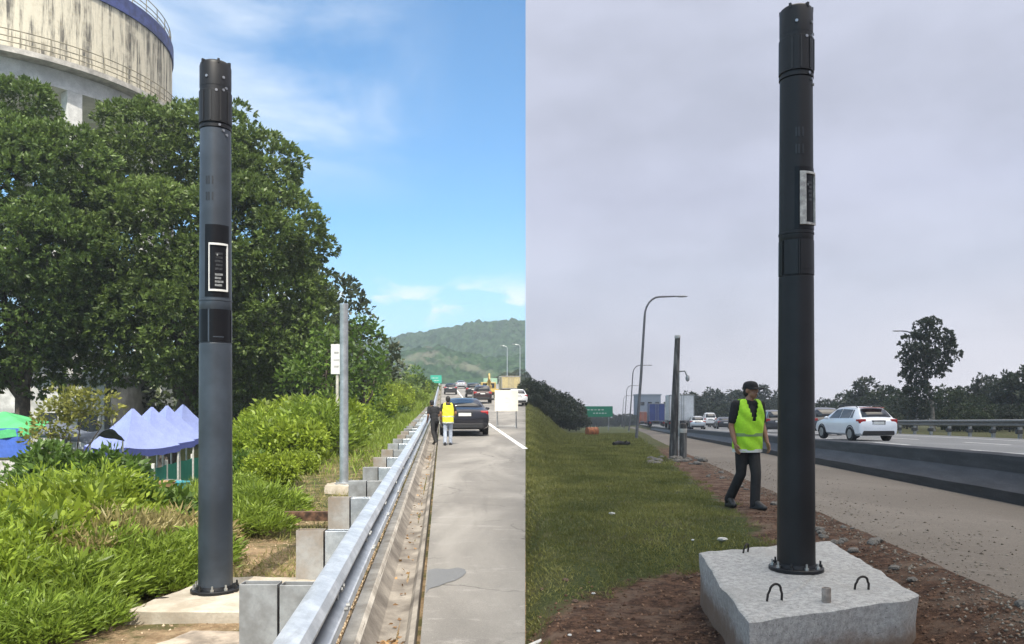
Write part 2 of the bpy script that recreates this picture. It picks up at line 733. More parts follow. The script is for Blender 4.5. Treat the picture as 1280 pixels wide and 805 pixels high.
def channel():
    """shallow concrete drain between the guardrail kerb and the asphalt"""
    prof = [(-.64, -.10), (-.63, .05), (-.555, .055), (-.525, .0), (-.46, -.085), (-.33, -.10), (-.27, -.085), (-.235, -.02), (-.195, -.004), (-.185, -.1)]
    rings = []
    for Y in axis_vals([(-6, 14, 60), (14, 60, 46), (60, 200, 30)]):
        rings.append([(u + KL * Y, Y, road_l(Y) + z + .006 * noise.noise(Vector((u * 5, Y * 2.1, 1)))) for u, z in prof])
    mb = MB().loft(rings, cap=False, closed=False)
    o = mb.build('drain', M_CONCD, smooth=True, angle=30)
    o['kind'] = 'structure'
    # broken joints: thin darker lines are gaps between the cast lengths
    rings = [[(u + KL * Y, Y, road_l(Y) + z) for u, z in [(-.66, -.08), (-.66, .075), (-.57, .078), (-.545, .04), (-.545, -.08)]] for Y in axis_vals([(-6, 60, 60), (60, 200, 30)])]
    k = MB().loft(rings, cap=True).build('kerb', M_CONC, smooth=True, angle=30)
    k['kind'] = 'structure'


channel()
# repaired dark patch in the asphalt
pc = at(556, 722, 1700 / (722 - 490))
mbp = MB()
pts = []
outline = [(526, 742), (525, 733), (528, 722), (531, 713), (545, 711), (560, 712), (572, 710), (581, 712), (583, 716), (578, 721), (569, 726), (558, 729), (549, 733), (537, 736), (531, 742)]
for px, py in outline:
    Yp = 1700 / (py - 490)
    pts.append((max((px - 640) / F * Yp, UE + KL * Yp + .012), Yp, road_l(Yp) + .005))
mbp.add(pts, [tuple(range(len(pts)))])
o = mbp.build('road_patch', asphalt('patch_asphalt', (.19, .195, .20), (.23, .23, .225), (.155, .16, .165), scale=3))
o['kind'] = 'structure'

# ------------------------------------------------------------------ right shoulder, barrier, road
YR = axis_vals([(-6, 3, 8), (3, 14, 66), (14, 40, 60), (40, 120, 40), (120, 300, 20)])
M_GRAV = asphalt('grey_gravel_asphalt', (.20, .172, .142), (.26, .23, .195), (.15, .126, .102), scale=.8, grain=(38, 22))
M_ROADR = asphalt('grey_lane_asphalt', (.25, .25, .25), (.36, .36, .355), (.20, .20, .20), scale=.5)


def gedge(Y):
    return UGR + .16 * noise.noise(Vector((Y * .9, 2, 0))) + .07 * noise.noise(Vector((Y * 4, 5, 0))) + .9 * sst(40, 110, Y)


def gz(x, Y):
    return max(right_plane(Y) + .016, ground_z(x, Y) + .012)


vs_cols = [(lambda Y, t=t: KR * Y + gedge(Y) * (1 - t) + (UB0 + .05) * t) for t in np.array([0, .03, .06, .09, .12, .15, .2, .3, .4, .5, .6, .7, .8, .9, 1.0])]
sheet('road_shoulder', vs_cols, YR, lambda x, Y: (lambda t: (ground_z(x, Y) - .012) * (1 - t) + right_plane(Y) * t)(sst(0, .5, x - KR * Y - gedge(Y))), M_GRAV)
sheet('carriageway', [(lambda Y, t=t: KR * Y + UB1 * (1 - t) + 20 * t) for t in np.linspace(0, 1, 8)], YR, lambda x, Y: road_r(Y), M_ROADR)
for ul, dash in ((6.75, False), (10.4, True), (14.1, True), (17.6, False)):
    if dash:
        for Y0 in range(20, 140, 9):
            sheet('lane_marking', [lambda Y: ul + KR * Y, lambda Y: ul + .18 + KR * Y], [Y0, Y0 + 2, Y0 + 4], lambda x, Y: road_r(Y) + .006, M_PAINT)
    else:
        sheet('road_line', [lambda Y: ul + KR * Y, lambda Y: ul + .18 + KR * Y], axis_vals([(8, 60, 30), (60, 200, 30)]), lambda x, Y: road_r(Y) + .006, M_PAINT)


def barrier():
    """low dark crash barrier with a stepped sloping face between shoulder and lanes"""
    prof = [(5.60, -.25), (5.60, .17), (5.66, .21), (5.80, .34), (5.86, .42), (5.90, .66), (5.95, .69), (6.08, .69), (6.12, .66), (6.18, .2), (6.2, -.25)]
    ys = axis_vals([(5, 14, 30), (14, 60, 60), (60, 150, 30)])
    rings = [[(KR * Y + u, Y, right_plane(Y) + z + .012 * noise.noise(Vector((Y * .8, u, 0)))) for u, z in prof] for Y in ys]
    mb = MB().loft(rings)
    n = NT('black_barrier_concrete').set(.6, 0, .4)
    f = n.ramp(n.noise(3, 6, .65, (1, .25, 3)), .35, .7)
    c = n.mix(f, (.011, .0115, .014), (.034, .035, .039))
    c = n.mix(n.math('MULTIPLY', n.ramp(n.noise(18, 4, .7), .6, .72), .5), c, (.13, .125, .12))
    n.color(c)
    n.bump(n.noise(45, 4), .3, .01)
    o = mb.build('crash_barrier', n.m, smooth=True, angle=25)
    tag(o, 'low dark crash barrier with stepped face between gravel shoulder and right lanes', 'barrier')


barrier()

# ------------------------------------------------------------------ guardrails
M_GALV = pm('galvanised_steel', (.62, .65, .68), .38, .75, var=.14, scale=7, col2=(.42, .45, .48))
M_GALVD = pm('dull_galvanised_steel', (.34, .355, .36), .55, .4, var=.3, scale=4, col2=(.21, .21, .205))
M_GALVR = pm('galvanised_steel_rust_stained', (.33, .33, .32), .65, .25, var=.3, scale=3, col2=(.25, .20, .15))
M_RUST = pm('rusty_steel', (.16, .085, .05), .85, .2, var=.5, scale=12, bump=.4)
WP = [(0, .155), (.03, .157), (.098, .135), (.112, .085), (.088, .045), (.02, .012), (.012, -.022), (.055, -.046), (.092, -.07), (.088, -.115), (.03, -.152), (0, -.155)]


def rail_material():
    n = NT('galvanised_rail_painted_shade').set(.42, .6, .5)
    c = n.mix(n.ramp(n.noise(4, 6, .7), .35, .68), (.42, .45, .48), (.64, .67, .70))
    c = n.mix(n.math('MULTIPLY', n.ramp(n.noise(9, 6, .75, (1, .12, 1)), .5, .7), .5), c, (.30, .30, .29))
    g = n.math('MULTIPLY', n.attr('groove_shade'), n.ramp(n.noise(6, 5, .7, (1, .2, 1)), .2, .55, .7, 1.0))
    c = n.mix(n.ramp(g, .05, .75), c, (.02, .02, .021))  # valley blackened in the colour to give the groove its shadow
    n.color(c)
    return n.m


def left_guardrail():
    root = empty('guardrail', (-.73 + KL * 6, 6, road_l(6)), 'galvanised guardrail with broad box posts running along the left road edge', 'guardrail')
    L = root.location
    ys = axis_vals([(1.0, 14, 40), (14, 60, 46), (60, 190, 40)])
    # the beam leans back a little, its lower edge towards the road
    outer = [(n_ + (.155 - z) * .27, z) for n_, z in WP]
    ring_p = outer + [(n_ - .004, z) for n_, z in reversed(outer)]
    rings = []
    for Y in ys:
        wob = .006 * noise.noise(Vector((Y * .35, 0, 9)))
        rings.append([(-.752 + KL * Y + n_ + wob - L.x, Y - L.y, road_l(Y) + .43 + z - L.z) for n_, z in ring_p])
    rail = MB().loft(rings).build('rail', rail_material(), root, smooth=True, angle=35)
    gr = [(0, 0, 0, 0, .25, 1, 1, .45, 0, 0, .1, .5, .5, .1, 0, 0, .45, 1, 1, .25, 0, 0, 0, 0)[i % 24] for i in range(len(rail.data.vertices))]  # painted shadow weight, strongest along the beam's valley
    rail.data.attributes.new('groove_shade', 'FLOAT', 'POINT').data.foreach_set('value', gr)
    # lap joints with bolts
    for k, Y in enumerate((4.95, 6.86, 8.7, 10.7, 12.7, 14.7, 16.7, 18.7, 20.7, 22.7)):
        mbj = MB()
        for z in (.06, -.06):
            for dy in (-.05, .05):
                c = Vector((-.745 + KL * (Y + dy) + .10 + (.155 - z) * .27 - L.x, Y + dy - L.y, road_l(Y) + .43 + z - L.z))
                mbj.tube([c - Vector((.012, 0, 0)), c + Vector((.010, 0, 0))], .014, 8)
        mbj.tube([Vector((-.745 + KL * Y + .06 - L.x, Y - L.y, road_l(Y) + .43 - L.z)), Vector((-.745 + KL * Y + .10 - L.x, Y - L.y, road_l(Y) + .43 - L.z))], .02, 8)
        build_each(mbj, 'bolt', M_GALVD, root, smooth=True)
    Y = 4.95
    k = 0
    while Y < 62:
        mp = (M_GALVD, M_GALVR, M_GALVR, M_GALVD)[k % 4] if k else M_GALVD
        r = road_l(Y)
        cx = -1.14 + KL * Y - L.x
        ht = .51 + (.03 if k == 2 else 0)
        # folded C section: web facing the traffic direction, two flanges
        for cx_, wd, nm, mt, top, bot in ((cx, .235, 'post', mp, ht, -.35), (cx + .255, .245, 'spacer_block', M_GALV if k % 3 else M_GALVD, ht - .005, .16)):
            mb = MB()
            t = .006
            mb.box((cx_, Y - L.y, r + (top + bot) / 2 - L.z), (wd, t, top - bot))
            mb.box((cx_ - wd / 2 + t / 2, Y - L.y + .05 + t / 2, r + (top + bot) / 2 - L.z), (t, .1, top - bot))
            mb.box((cx_ + wd / 2 - t / 2, Y - L.y + .05 + t / 2, r + (top + bot) / 2 - L.z), (t, .1, top - bot))
            mb.box((cx_, Y - L.y + .1 + t * 1.5, r + (top + bot) / 2 - L.z), (wd, t, top - bot))
            mb.build(nm, mt, root, bevel=.003)
        Y += 1.92
        k += 1


left_guardrail()


def far_guardrail():
    L = Vector((KR * 40 + 20.9, 40, road_r(40)))
    root = empty('guardrail', L, 'galvanised guardrail on stout posts at the far side of the right carriageway before the trees', 'guardrail')
    ys = axis_vals([(26, 110, 60)])
    rings = []
    ring_p = [(-n_ * 1.3, z * 1.25) for n_, z in WP] + [(-n_ * 1.3 + .02, z * 1.25) for n_, z in reversed(WP)]
    for Y in ys:
        rings.append([(KR * Y + 20.9 + n_ - L.x, Y - L.y, road_r(Y) + .78 + z - L.z) for n_, z in ring_p])
    MB().loft(rings).build('rail', pm('weathered_rail_steel', (.22, .215, .205), .55, .3, var=.2), root, smooth=True)
    Y = 27
    while Y < 110:
        MB().box((KR * Y + 21.0 - L.x, Y - L.y, road_r(Y) + .3 - L.z), (.16, .16, 1.1)).build('post', M_GALVD, root, bevel=.01)
        MB().box((KR * Y + 20.95 - L.x, Y - L.y, road_r(Y) + .32 - L.z), (.3, .2, .22)).build('spacer_block', pm('dark_spacer', (.06, .06, .06), .7), root, bevel=.02)
        Y += 3.0


far_guardrail()

# ------------------------------------------------------------------ the two device poles
M_POLE = pm('dark_slate_paint', (.036, .047, .062), .38, 0.0, var=.3, scale=2.2, spec=.6)
M_POLEB = pm('black_pole_paint', (.007, .0075, .0095), .48, 0.0, var=.35, scale=3, spec=.38)
M_BLK = pm('gloss_black_panel', (.004, .004, .005), .35, 0.0, var=.1, spec=.25)
M_BLKM = pm('matt_black_plastic', (.012, .012, .013), .5, 0.0, var=.15)
M_WHT = pm('white_enamel', (.62, .62, .60), .5, var=.05, scale=20)
M_WORN = pm('worn_whitish_sheet', (.50, .49, .46), .7, var=.3, scale=25, col2=(.25, .24, .23))
M_BOLT = pm('zinc_bolt', (.5, .5, .48), .4, .8, var=.15)


def device_pole(loc, rz, H, rb, rt, fr, mat, label, tall_frame, back_sheet):
    root = empty('monitoring_pole', loc, label, 'pole', 'monitoring poles', rz)

    def rad(z):
        return rb + (rt - rb) * z / H

    z_sl, z_cap = .872 * H, .955 * H
    (f0, f1), (p0, p1), (q0, q1) = fr      # frame, recess behind it, lower panel
    f0, f1, p0, p1, q0, q1 = [x * H for x in (f0, f1, p0, p1, q0, q1)]
    prof = [(rad(0), .02)]
    for zz in (.3, .6, .9, q0 - .012):
        prof.append((rad(zz), zz))
    prof += [(rad(q0) - .004, q0 - .006), (rad(q0) - .004, q1 + .004), (rad(q1), q1 + .01)]
    prof += [(rad(p0), p0 - .03), (rad(p0) + .004, p0 - .028), (rad(p0) + .004, p0 - .016), (rad(p0), p0 - .014)]
    prof += [(rad(p1 + .2), p1 + .2), (rad(z_sl), z_sl)]
    MB().lathe(prof, 48).build('shaft', mat, root, smooth=True, angle=30)
    # upper sleeve with a groove, then the cap with cut slots
    s = rad(z_sl) + .006
    MB().lathe([(s - .012, z_sl + .002), (s, z_sl + .006), (s, z_sl + .028), (s - .008, z_sl + .032), (s - .008, z_sl + .042), (s + .002, z_sl + .046),
                (s + .001, z_cap - .05), (s - .005, z_cap - .045), (s - .005, z_cap - .012)], 48).build('sleeve', M_POLEB, root, smooth=True, angle=30)
    c = rad(z_cap) + .004
    MB().lathe([(c, z_cap - .012), (c, H - .035), (c - .006, H - .012), (c - .02, H), (c - .04, H), (c - .042, H - .02), (.01, H - .02)], 48).build('cap', M_POLEB, root, smooth=True, angle=30)
    mb = MB()
    for a in (-.9, .25, 1.2, 2.6, 4.0):
        mb.patch(c - .03, c + .002, a - .07, a + .07, H - .03, H + .004, 3)
    build_each(mb, 'cap_lug', M_BLKM, root)
    mb = MB()
    for a, zz in ((-.5, z_cap + .05), (.55, z_cap + .05), (.55, z_cap - .05), (.1, z_cap - .06), (.75, z_cap - .03), (.55, z_sl - .02), (.8, z_sl - .05), (.3, z_sl + .02)):
        r_ = s + .001
        p = Vector((math.sin(a) * r_, -math.cos(a) * r_, zz))
        d = Vector((math.sin(a), -math.cos(a), 0))
        mb.tube([p - d * .01, p + d * .004], .011, 8)
    build_each(mb, 'screw', pm('bright_screw', (.35, .36, .38), .35, .7), root, smooth=True)
    # straps seen on the sleeve
    mb = MB()
    for a in (-.75, -.25, .35, .9):
        mb.patch(s - .004, s + .006, a - .045, a + .045, z_sl + .055, z_cap - .06, 3)
    build_each(mb, 'rib', M_BLKM, root)
    # small louvre slots
    mb = MB()
    for zz in (.765, .735):
        for a in (-.52, -.36, -.12):
            z = zz * H
            mb.patch(rad(z) - .004, rad(z) + .0025, a - .055, a + .045, z, z + .065, 3)
    build_each(mb, 'louvre', pm('louvre_grey', (.013, .016, .022), .5), root)
    # glossy recess and its white frame
    mb = MB()
    mb.patch(rad(p0) - .01, rad(p0) + .003, -.62, .98, p0, p1, 16, lambda z: rad(z) - rad(p0))
    build_each(mb, 'panel', M_BLK, root, smooth=True)
    fa0, fa1 = -.33, .80
    bw = .055
    mb = MB()
    r0, r1 = rad(f0) - .005, rad(f0) + .016
    tp = lambda z: rad(z) - rad(f0)
    mb.patch(r0, r1, fa0, fa0 + bw * tall_frame, f0, f1, 4, tp)
    mb.patch(r0, r1, fa1 - bw, fa1, f0, f1, 3, tp)
    mb.patch(r0, r1 - .001, fa0 + bw * tall_frame, fa1 - bw, f0, f0 + .016, 8, tp)
    mb.patch(r0, r1 - .001, fa0 + bw * tall_frame, fa1 - bw, f1 - .016, f1, 8, tp)
    mb.build('display_frame', M_WORN if back_sheet else M_WHT, root, smooth=True, angle=30)
    mb = MB()
    for k in range(0 if back_sheet else 4):
        z = f0 + .04 + k * .028
        mb.patch(rad(z) - .004, rad(z) + .008, .02, .02 + (.42, .5, .36, .46)[k], z, z + .017, 5)
    mb.patch(rad(f1) - .004, rad(f1) + .008, .12, .2, f1 - .10, f1 - .085, 3)
    build_each(mb, 'terminal_strip', pm('pale_terminal', (.22, .23, .23), .5, var=.4, scale=40), root)
    mb = MB()
    for k in range(5):
        z = f0 + .17 + k * .03
        mb.patch(rad(z) - .004, rad(z) + .005, (.2 if back_sheet else .03) + .05 * (k % 2), .48, z, z + .018, 5)
    mb.build('circuit_board', pm('dark_circuit', (.03, .032, .034), .4, var=.5, scale=60), root)
    # lower black band with vertical joints
    mb = MB()
    zt = lambda z: rad(z) - rad(q0)
    for a0, a1 in ((-1.25, -.42), (-.28, 1.1), (1.2, 2.6), (2.7, 4.9)):
        mb.patch(rad(q0) - .012, rad(q0) + .003, a0, a1, q0, q1, 8, zt)
    build_each(mb, 'panel', pm('satin_black_panel', (.0045, .005, .0065), .45, 0.0, var=.2, spec=.4) if back_sheet else M_BLK, root, smooth=True)
    mb = MB()
    mb.patch(rad(q0) - .006, rad(q0) + .006, -.40, -.31, q0, q1, 3, zt)
    mb.patch(rad(q0) - .006, rad(q0) + .005, -.1, .55, q0 + .035, q0 + .043, 5, zt)
    build_each(mb, 'trim', mat, root)
    # flange, gussets and bolts
    fr_ = rb + .058
    MB().lathe([(rb * .9, 0), (fr_, .0), (fr_, .022), (fr_ - .004, .026), (rb + .012, .027), (rb + .004, .05), (rb - .006, .052)], 48).build('base_flange', M_POLEB, root, smooth=True, angle=30)
    for k in range(10):
        a = 2 * PI * k / 10 + .22
        p = Vector((math.cos(a) * (rb + .033), math.sin(a) * (rb + .033), 0))
        MB().tube([p + Vector((0, 0, .02)), p + Vector((0, 0, .044))], .015, 6).tube([p + Vector((0, 0, .044)), p + Vector((0, 0, .07))], .0075, 8).build('bolt', M_BOLT if k % 3 else M_BLKM, root)
    return root


PL = Vector((-2.39, 6.45, .195))
device_pole(PL, R(17), 4.245, .133, .117, ((.565, .655), (.555, .69), (.471, .532)), M_POLE,
            'tall slate grey monitoring pole with white framed display on a slab beside the guardrail', 1.0, False)
PR = Vector((2.06, 5.8, .50))
device_pole(PR, R(11), 4.06, .133, .111, ((.610, .703), (.603, .712), (.524, .585)), M_POLEB,
            'tall black monitoring pole with worn side display on the big concrete block', 6.2, True)

# ------------------------------------------------------------------ concrete bases
M_SLAB = pm('pale_cast_concrete', (.45, .405, .33), .9, var=.2, scale=4, bump=.5, bscale=45, col2=(.31, .265, .20))
M_BLOCK = pm('rough_cast_concrete', (.57, .565, .55), .94, var=.22, scale=7, bump=1.0, bscale=70, col2=(.36, .355, .34), dist=.006)


def rough_slab(name, corners, z0, z1, mat, jag=.01, n=14, parent=None, origin=(0, 0, 0), under=0.0, res_z=5):
    """four-cornered cast block with uneven faces and worn edges"""
    P = [Vector((c[0], c[1], 0)) for c in corners]
    ring = []
    for i in range(len(P)):
        a, b = P[i], P[(i + 1) % len(P)]
        for k in range(n):
            ring.append(a.lerp(b, k / n))
    cen = sum(P, Vector()) / len(P)
    mb = MB()
    rings = []
    for i in range(res_z + 1):
        z = z0 + (z1 - z0) * i / res_z
        row = []
        for p in ring:
            q = p + (p - cen).normalized() * jag * 2.6 * noise.noise(Vector((p.x * 2.1, p.y * 2.1, z * 2.5 + 4))) + (p - cen).normalized() * jag * 1.3 * noise.noise(Vector((p.x * 6, p.y * 6, z * 8)))
            if i < res_z - 1:
                q += (p - cen) * under * (res_z - i)
            zz = z + (jag * .6 * noise.noise(Vector((p.x * 9, p.y * 9, 7))) if i == res_z else 0)
            row.append(Vector((q.x, q.y, zz)) - Vector(origin))
        rings.append(row)
    # rounded worn arris and top
    last = rings[-1]
    c_ = cen - Vector(origin)
    for f_, dz in ((.985, .006), (.95, .008), (.7, .009), (.4, .01), (.05, .01)):
        rings.append([Vector((c_.x + (p.x - c_.x) * f_, c_.y + (p.y - c_.y) * f_, p.z + dz + jag * .35 * noise.noise(Vector((p.x * 11 * f_, p.y * 11, 3))))) for p in last])
    mb.loft(rings)
    return mb.build(name, mat, parent, smooth=True, angle=40)


def hook(mb, c, w_, h, rz, r=.008, tilt=0.0):
    m = Matrix.Rotation(rz, 3, 'Z') @ Matrix.Rotation(tilt, 3, 'X')
    pts = [Vector((-w_ / 2, 0, -.03)), Vector((-w_ / 2 * .92, 0, h * .4))]
    for k in range(9):
        a = PI - PI * k / 8
        pts.append(Vector((w_ * .36 * math.cos(a), 0, h * .62 + h * .38 * math.sin(a))))
    pts += [Vector((w_ / 2 * .92, 0, h * .4)), Vector((w_ / 2, 0, -.03))]
    mb.tube([Vector(c) + m @ p for p in pts], r, 8)


def block_material():
    n = NT('cast_block_concrete').set(.94, 0, .2)
    c = n.mix(n.ramp(n.noise(26, 8, .8), .36, .66), (.27, .268, .26), (.47, .465, .45))
    c = n.mix(n.math('MULTIPLY', n.ramp(n.noise(2.2, 5, .6), .48, .66), .45), c, (.30, .295, .28))
    c = n.mix(n.math('MULTIPLY', n.ramp(n.noise(75, 3, .7), .60, .68), .8), c, (.10, .10, .095))
    geo = n.t.nodes.new('ShaderNodeNewGeometry')
    sp = n.t.nodes.new('ShaderNodeSeparateXYZ')
    n.link(geo.outputs['Position'], sp.inputs[0])
    mud = n.ramp(n.math('SUBTRACT', sp.outputs[2], n.math('MULTIPLY', n.noise(7, 6, .7), .30)), .06, .24, .85, 0)
    c = n.mix(mud, c, (.17, .115, .08))
    n.color(c)
    n.bump(n.math('ADD', n.noise(90, 6, .8), n.math('MULTIPLY', n.noise(14, 4), .8)), .9, .008)
    return n.m


M_BLOCK = block_material()
# right block: skewed cast footing with broken right corner
bl = empty('concrete_block', (2.06, 5.8, .1), 'big rough grey concrete block under the black pole with wire lifting hooks', 'concrete block')
corn = [(1.31, 4.42), (2.45, 4.955), (2.57, 5.09), (2.80, 7.05), (1.52, 6.52)]
rough_slab('block_body', corn, -.15, .488, M_BLOCK, .013, 26, bl, (2.06, 5.8, .1), under=-.006, res_z=7)
M_BAR = pm('dark_rebar', (.035, .028, .025), .7, .4, var=.4, scale=30)
for (px, py, w_, h, rz) in ((968, 750, .105, .105, .25), (1077, 736, .105, .085, .2), (932, 690, .10, .07, .9)):
    Yh = 1.2 / ((py - 505) / F)
    p = Vector(((px - 640) / F * Yh - 2.06, Yh - 5.8, .398))
    mb = MB(); hook(mb, p, w_, h, rz, .0075, .15)
    mb.build('lifting_hook', M_BAR, bl, smooth=True)
Yh = 1.2 / .247
mb = MB()
p = Vector(((1033 - 640) / F * Yh - 2.06, Yh - 5.8, .395))
mb.lathe([(.027, -.02), (.027, .09), (.02, .09), (.02, .03), (.001, .03)], 16, p)
mb.build('pipe_stub', pm('dirty_pipe', (.34, .29, .25), .7, var=.3, scale=20), bl, smooth=True)

# left slab and the lower plank in front of it
sl = empty('concrete_slab', (-2.3, 6.4, .1), 'pale concrete slab under the slate grey pole beside the bushes', 'concrete slab')
rough_slab('slab_body', [(-2.83, 5.83), (-1.55, 5.83), (-1.55, 6.98), (-2.62, 6.98)], -.2, .185, M_SLAB, .012, 14, sl, (-2.3, 6.4, .1))
mb = MB(); hook(mb, (-.27, .28, .09), .10, .10, .5, .008); mb.build('lifting_hook', M_GALVD, sl, smooth=True)
mb = MB(); hook(mb, (-.42, -.18, .088), .10, .035, .2, .007, 1.2); mb.build('lifting_hook', M_BAR, sl, smooth=True)
o = rough_slab('stepping_slab', [(-2.36, 5.15), (-1.72, 5.15), (-1.70, 5.52), (-2.22, 5.55)], -.05, .12, pm('worn_concrete_plank', (.36, .30, .235), .9, var=.35, scale=6, bump=.5, bscale=45), .010, 12)
tag(o, 'worn flat concrete plank lying on sand in front of the left pole slab', 'slab')


# ------------------------------------------------------------------ foliage
def leaf_mesh(name, pos, axis, length, width, mat, rng, parent=None, tint=None, fold=.12):
    N = len(pos)
    axis = axis / np.maximum(np.linalg.norm(axis, axis=1, keepdims=True), 1e-6)
    rv = rng.normal(size=(N, 3))
    side = np.cross(axis, rv)
    side /= np.maximum(np.linalg.norm(side, axis=1, keepdims=True), 1e-6)
    nrm = np.cross(side, axis)
    L = (np.asarray(length) * rng.uniform(.7, 1.25, N))[:, None]
    W = (np.asarray(width) * rng.uniform(.75, 1.2, N))[:, None]
    v = np.empty((N, 4, 3), np.float32)
    v[:, 0] = pos
    v[:, 1] = pos + axis * L * .45 + side * W * .5 + nrm * W * fold
    v[:, 2] = pos + axis * L - nrm * L * .12
    v[:, 3] = pos + axis * L * .45 - side * W * .5 + nrm * W * fold
    me = bpy.data.meshes.new(name)
    me.vertices.add(N * 4)
    me.vertices.foreach_set('co', v.ravel())
    me.loops.add(N * 4)
    me.loops.foreach_set('vertex_index', np.arange(N * 4, dtype=np.int32))
    me.polygons.add(N)
    me.polygons.foreach_set('loop_start', np.arange(N, dtype=np.int32) * 4)
    me.update(calc_edges=True)
    if tint is None:
        tint = rng.uniform(0, 1, N)
    a = me.attributes.new('tint', 'FLOAT', 'FACE')
    a.data.foreach_set('value', np.clip(tint, 0, 1).astype(np.float32))
    me.materials.append(mat)
    return link(name, me, parent) if parent is not False else me


def rand_dir(rng, n):
    d = rng.normal(size=(n, 3))
    return d / np.linalg.norm(d, axis=1, keepdims=True)


def crown_points(lobes, rng, density, clump_r, per, inner=.25, flat=1.0):
    """leaf positions in rosettes over the lobes; density = clumps per square metre of lobe surface"""
    P, A, T = [], [], []
    cs = np.array([l[0] for l in lobes]); rs = np.array([l[1] for l in lobes])
    for c, r in zip(cs, rs):
        area = 4 * PI * (((r[0] * r[1]) ** 1.6 + (r[0] * r[2]) ** 1.6 + (r[1] * r[2]) ** 1.6) / 3) ** (1 / 1.6)
        n = max(4, int(area * density))
        d = rand_dir(rng, n)
        depth = np.where(rng.uniform(size=n) < inner, rng.uniform(.35, .8, n), rng.uniform(.82, 1.06, n))
        q = c + d * r * depth[:, None]
        # drop clumps buried well inside another lobe
        keep = np.ones(n, bool)
        for c2, r2 in zip(cs, rs):
            if np.allclose(c, c2):
                continue
            keep &= (((q - c2) / r2) ** 2).sum(1) > .42
        q, d = q[keep], d[keep]
        ct = rng.uniform(0, 1, len(q))
        for k in range(len(q)):
            m = int(per * rng.uniform(.6, 1.4))
            dd = rand_dir(rng, m)
            dd = dd + d[k] * .55 + np.array([0, 0, .35])
            dd /= np.linalg.norm(dd, axis=1, keepdims=True)
            cr = clump_r * rng.uniform(.6, 1.3)
            rr = rng.uniform(.1, 1, m)[:, None] ** .6
            P.append(q[k] + dd * rr * cr * np.array([1, 1, flat]))
            A.append(dd + rng.normal(size=(m, 3)) * .45)
            T.append(np.clip(ct[k] * .6 + rng.uniform(0, .4, m), 0, 1))
    return np.concatenate(P), np.concatenate(A), np.concatenate(T)


def puff_points(lobes, rng, pr, per, cover=1.5):
    """crown of many rounded leaf puffs sitting on the lobes, leaves in rosettes on each puff's outer side"""
    P, A, T = [], [], []
    cs = np.array([l[0] for l in lobes]); rs = np.array([l[1] for l in lobes])
    pc, pd = [], []
    for c, r in zip(cs, rs):
        n = int(cover * 4 * (r.mean() / pr) ** 2)
        d = rand_dir(rng, n)
        q = c + d * r * rng.uniform(.72, 1.0, n)[:, None]
        keep = np.ones(n, bool)
        for c2, r2 in zip(cs, rs):
            if not np.allclose(c, c2):
                keep &= (((q - c2) / r2) ** 2).sum(1) > .5
        pc.append(q[keep]); pd.append(d[keep])
    pc = np.concatenate(pc); pd = np.concatenate(pd)
    for q, d in zip(pc, pd):
        R_ = pr * rng.uniform(.55, 1.25)
        m = int(per * (R_ / pr) ** 2)
        k = max(3, m // 9)
        rd = rand_dir(rng, k) + d * .55 + np.array([0, 0, .45])
        rd /= np.linalg.norm(rd, axis=1, keepdims=True)
        tint0 = rng.uniform(0, .45)
        for e in rd:
            c0 = q + e * R_ * rng.uniform(.8, 1.05) * np.array([1, 1, .82])
            dd = rand_dir(rng, 9) * .8 + e
            P.append(np.repeat(c0[None], 9, 0) + rng.normal(size=(9, 3)) * .05)
            A.append(dd)
            T.append(np.clip(tint0 + .35 * max(0, e[2]) + rng.uniform(0, .3, 9), 0, 1))  # upward rosettes tinted lighter: top light painted into the leaf colour
    # inner leaves that close the crown, coloured darker for shaded gaps
    for c, r in zip(cs, rs):
        m = int(r.mean() ** 2 * 130)
        d = rand_dir(rng, m)
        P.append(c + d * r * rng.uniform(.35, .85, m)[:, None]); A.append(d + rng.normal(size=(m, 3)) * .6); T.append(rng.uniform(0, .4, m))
    return np.concatenate(P), np.concatenate(A), np.concatenate(T)


M_BARK = pm('grey_brown_bark', (.10, .08, .06), .95, var=.4, scale=5, bump=.9, bscale=22)
M_BARKP = pm('pale_bark', (.30, .27, .23), .9, var=.4, scale=5, bump=.8, bscale=20)
L_TREE = leaf_mat('broad_tree_leaf', (.026, .054, .012), (.165, .245, .058), .26)
L_TREEB = leaf_mat('shade_dark_leaf', (.014, .026, .008), (.05, .07, .02), .2)
L_FAR = leaf_mat('far_tree_leaf', (.02, .032, .012), (.06, .085, .028), .2)
L_GREY = leaf_mat('dull_tree_leaf', (.020, .030, .017), (.065, .082, .044), .2)
L_BUSH = leaf_mat('bright_bush_leaf', (.045, .085, .008), (.36, .48, .05), .34)
L_SHRUB = leaf_mat('shrub_leaf', (.025, .060, .010), (.13, .22, .035), .28)
L_GRASS = leaf_mat('lawn_blade', (.055, .080, .017), (.25, .255, .075), .3)
L_DRY = leaf_mat('dry_grass_blade', (.16, .15, .05), (.42, .36, .16), .3)
L_VERGE = leaf_mat('verge_grass_blade', (.055, .10, .012), (.27, .38, .05), .32)
L_YEL = leaf_mat('yellow_green_leaf', (.09, .11, .02), (.30, .30, .07), .3)


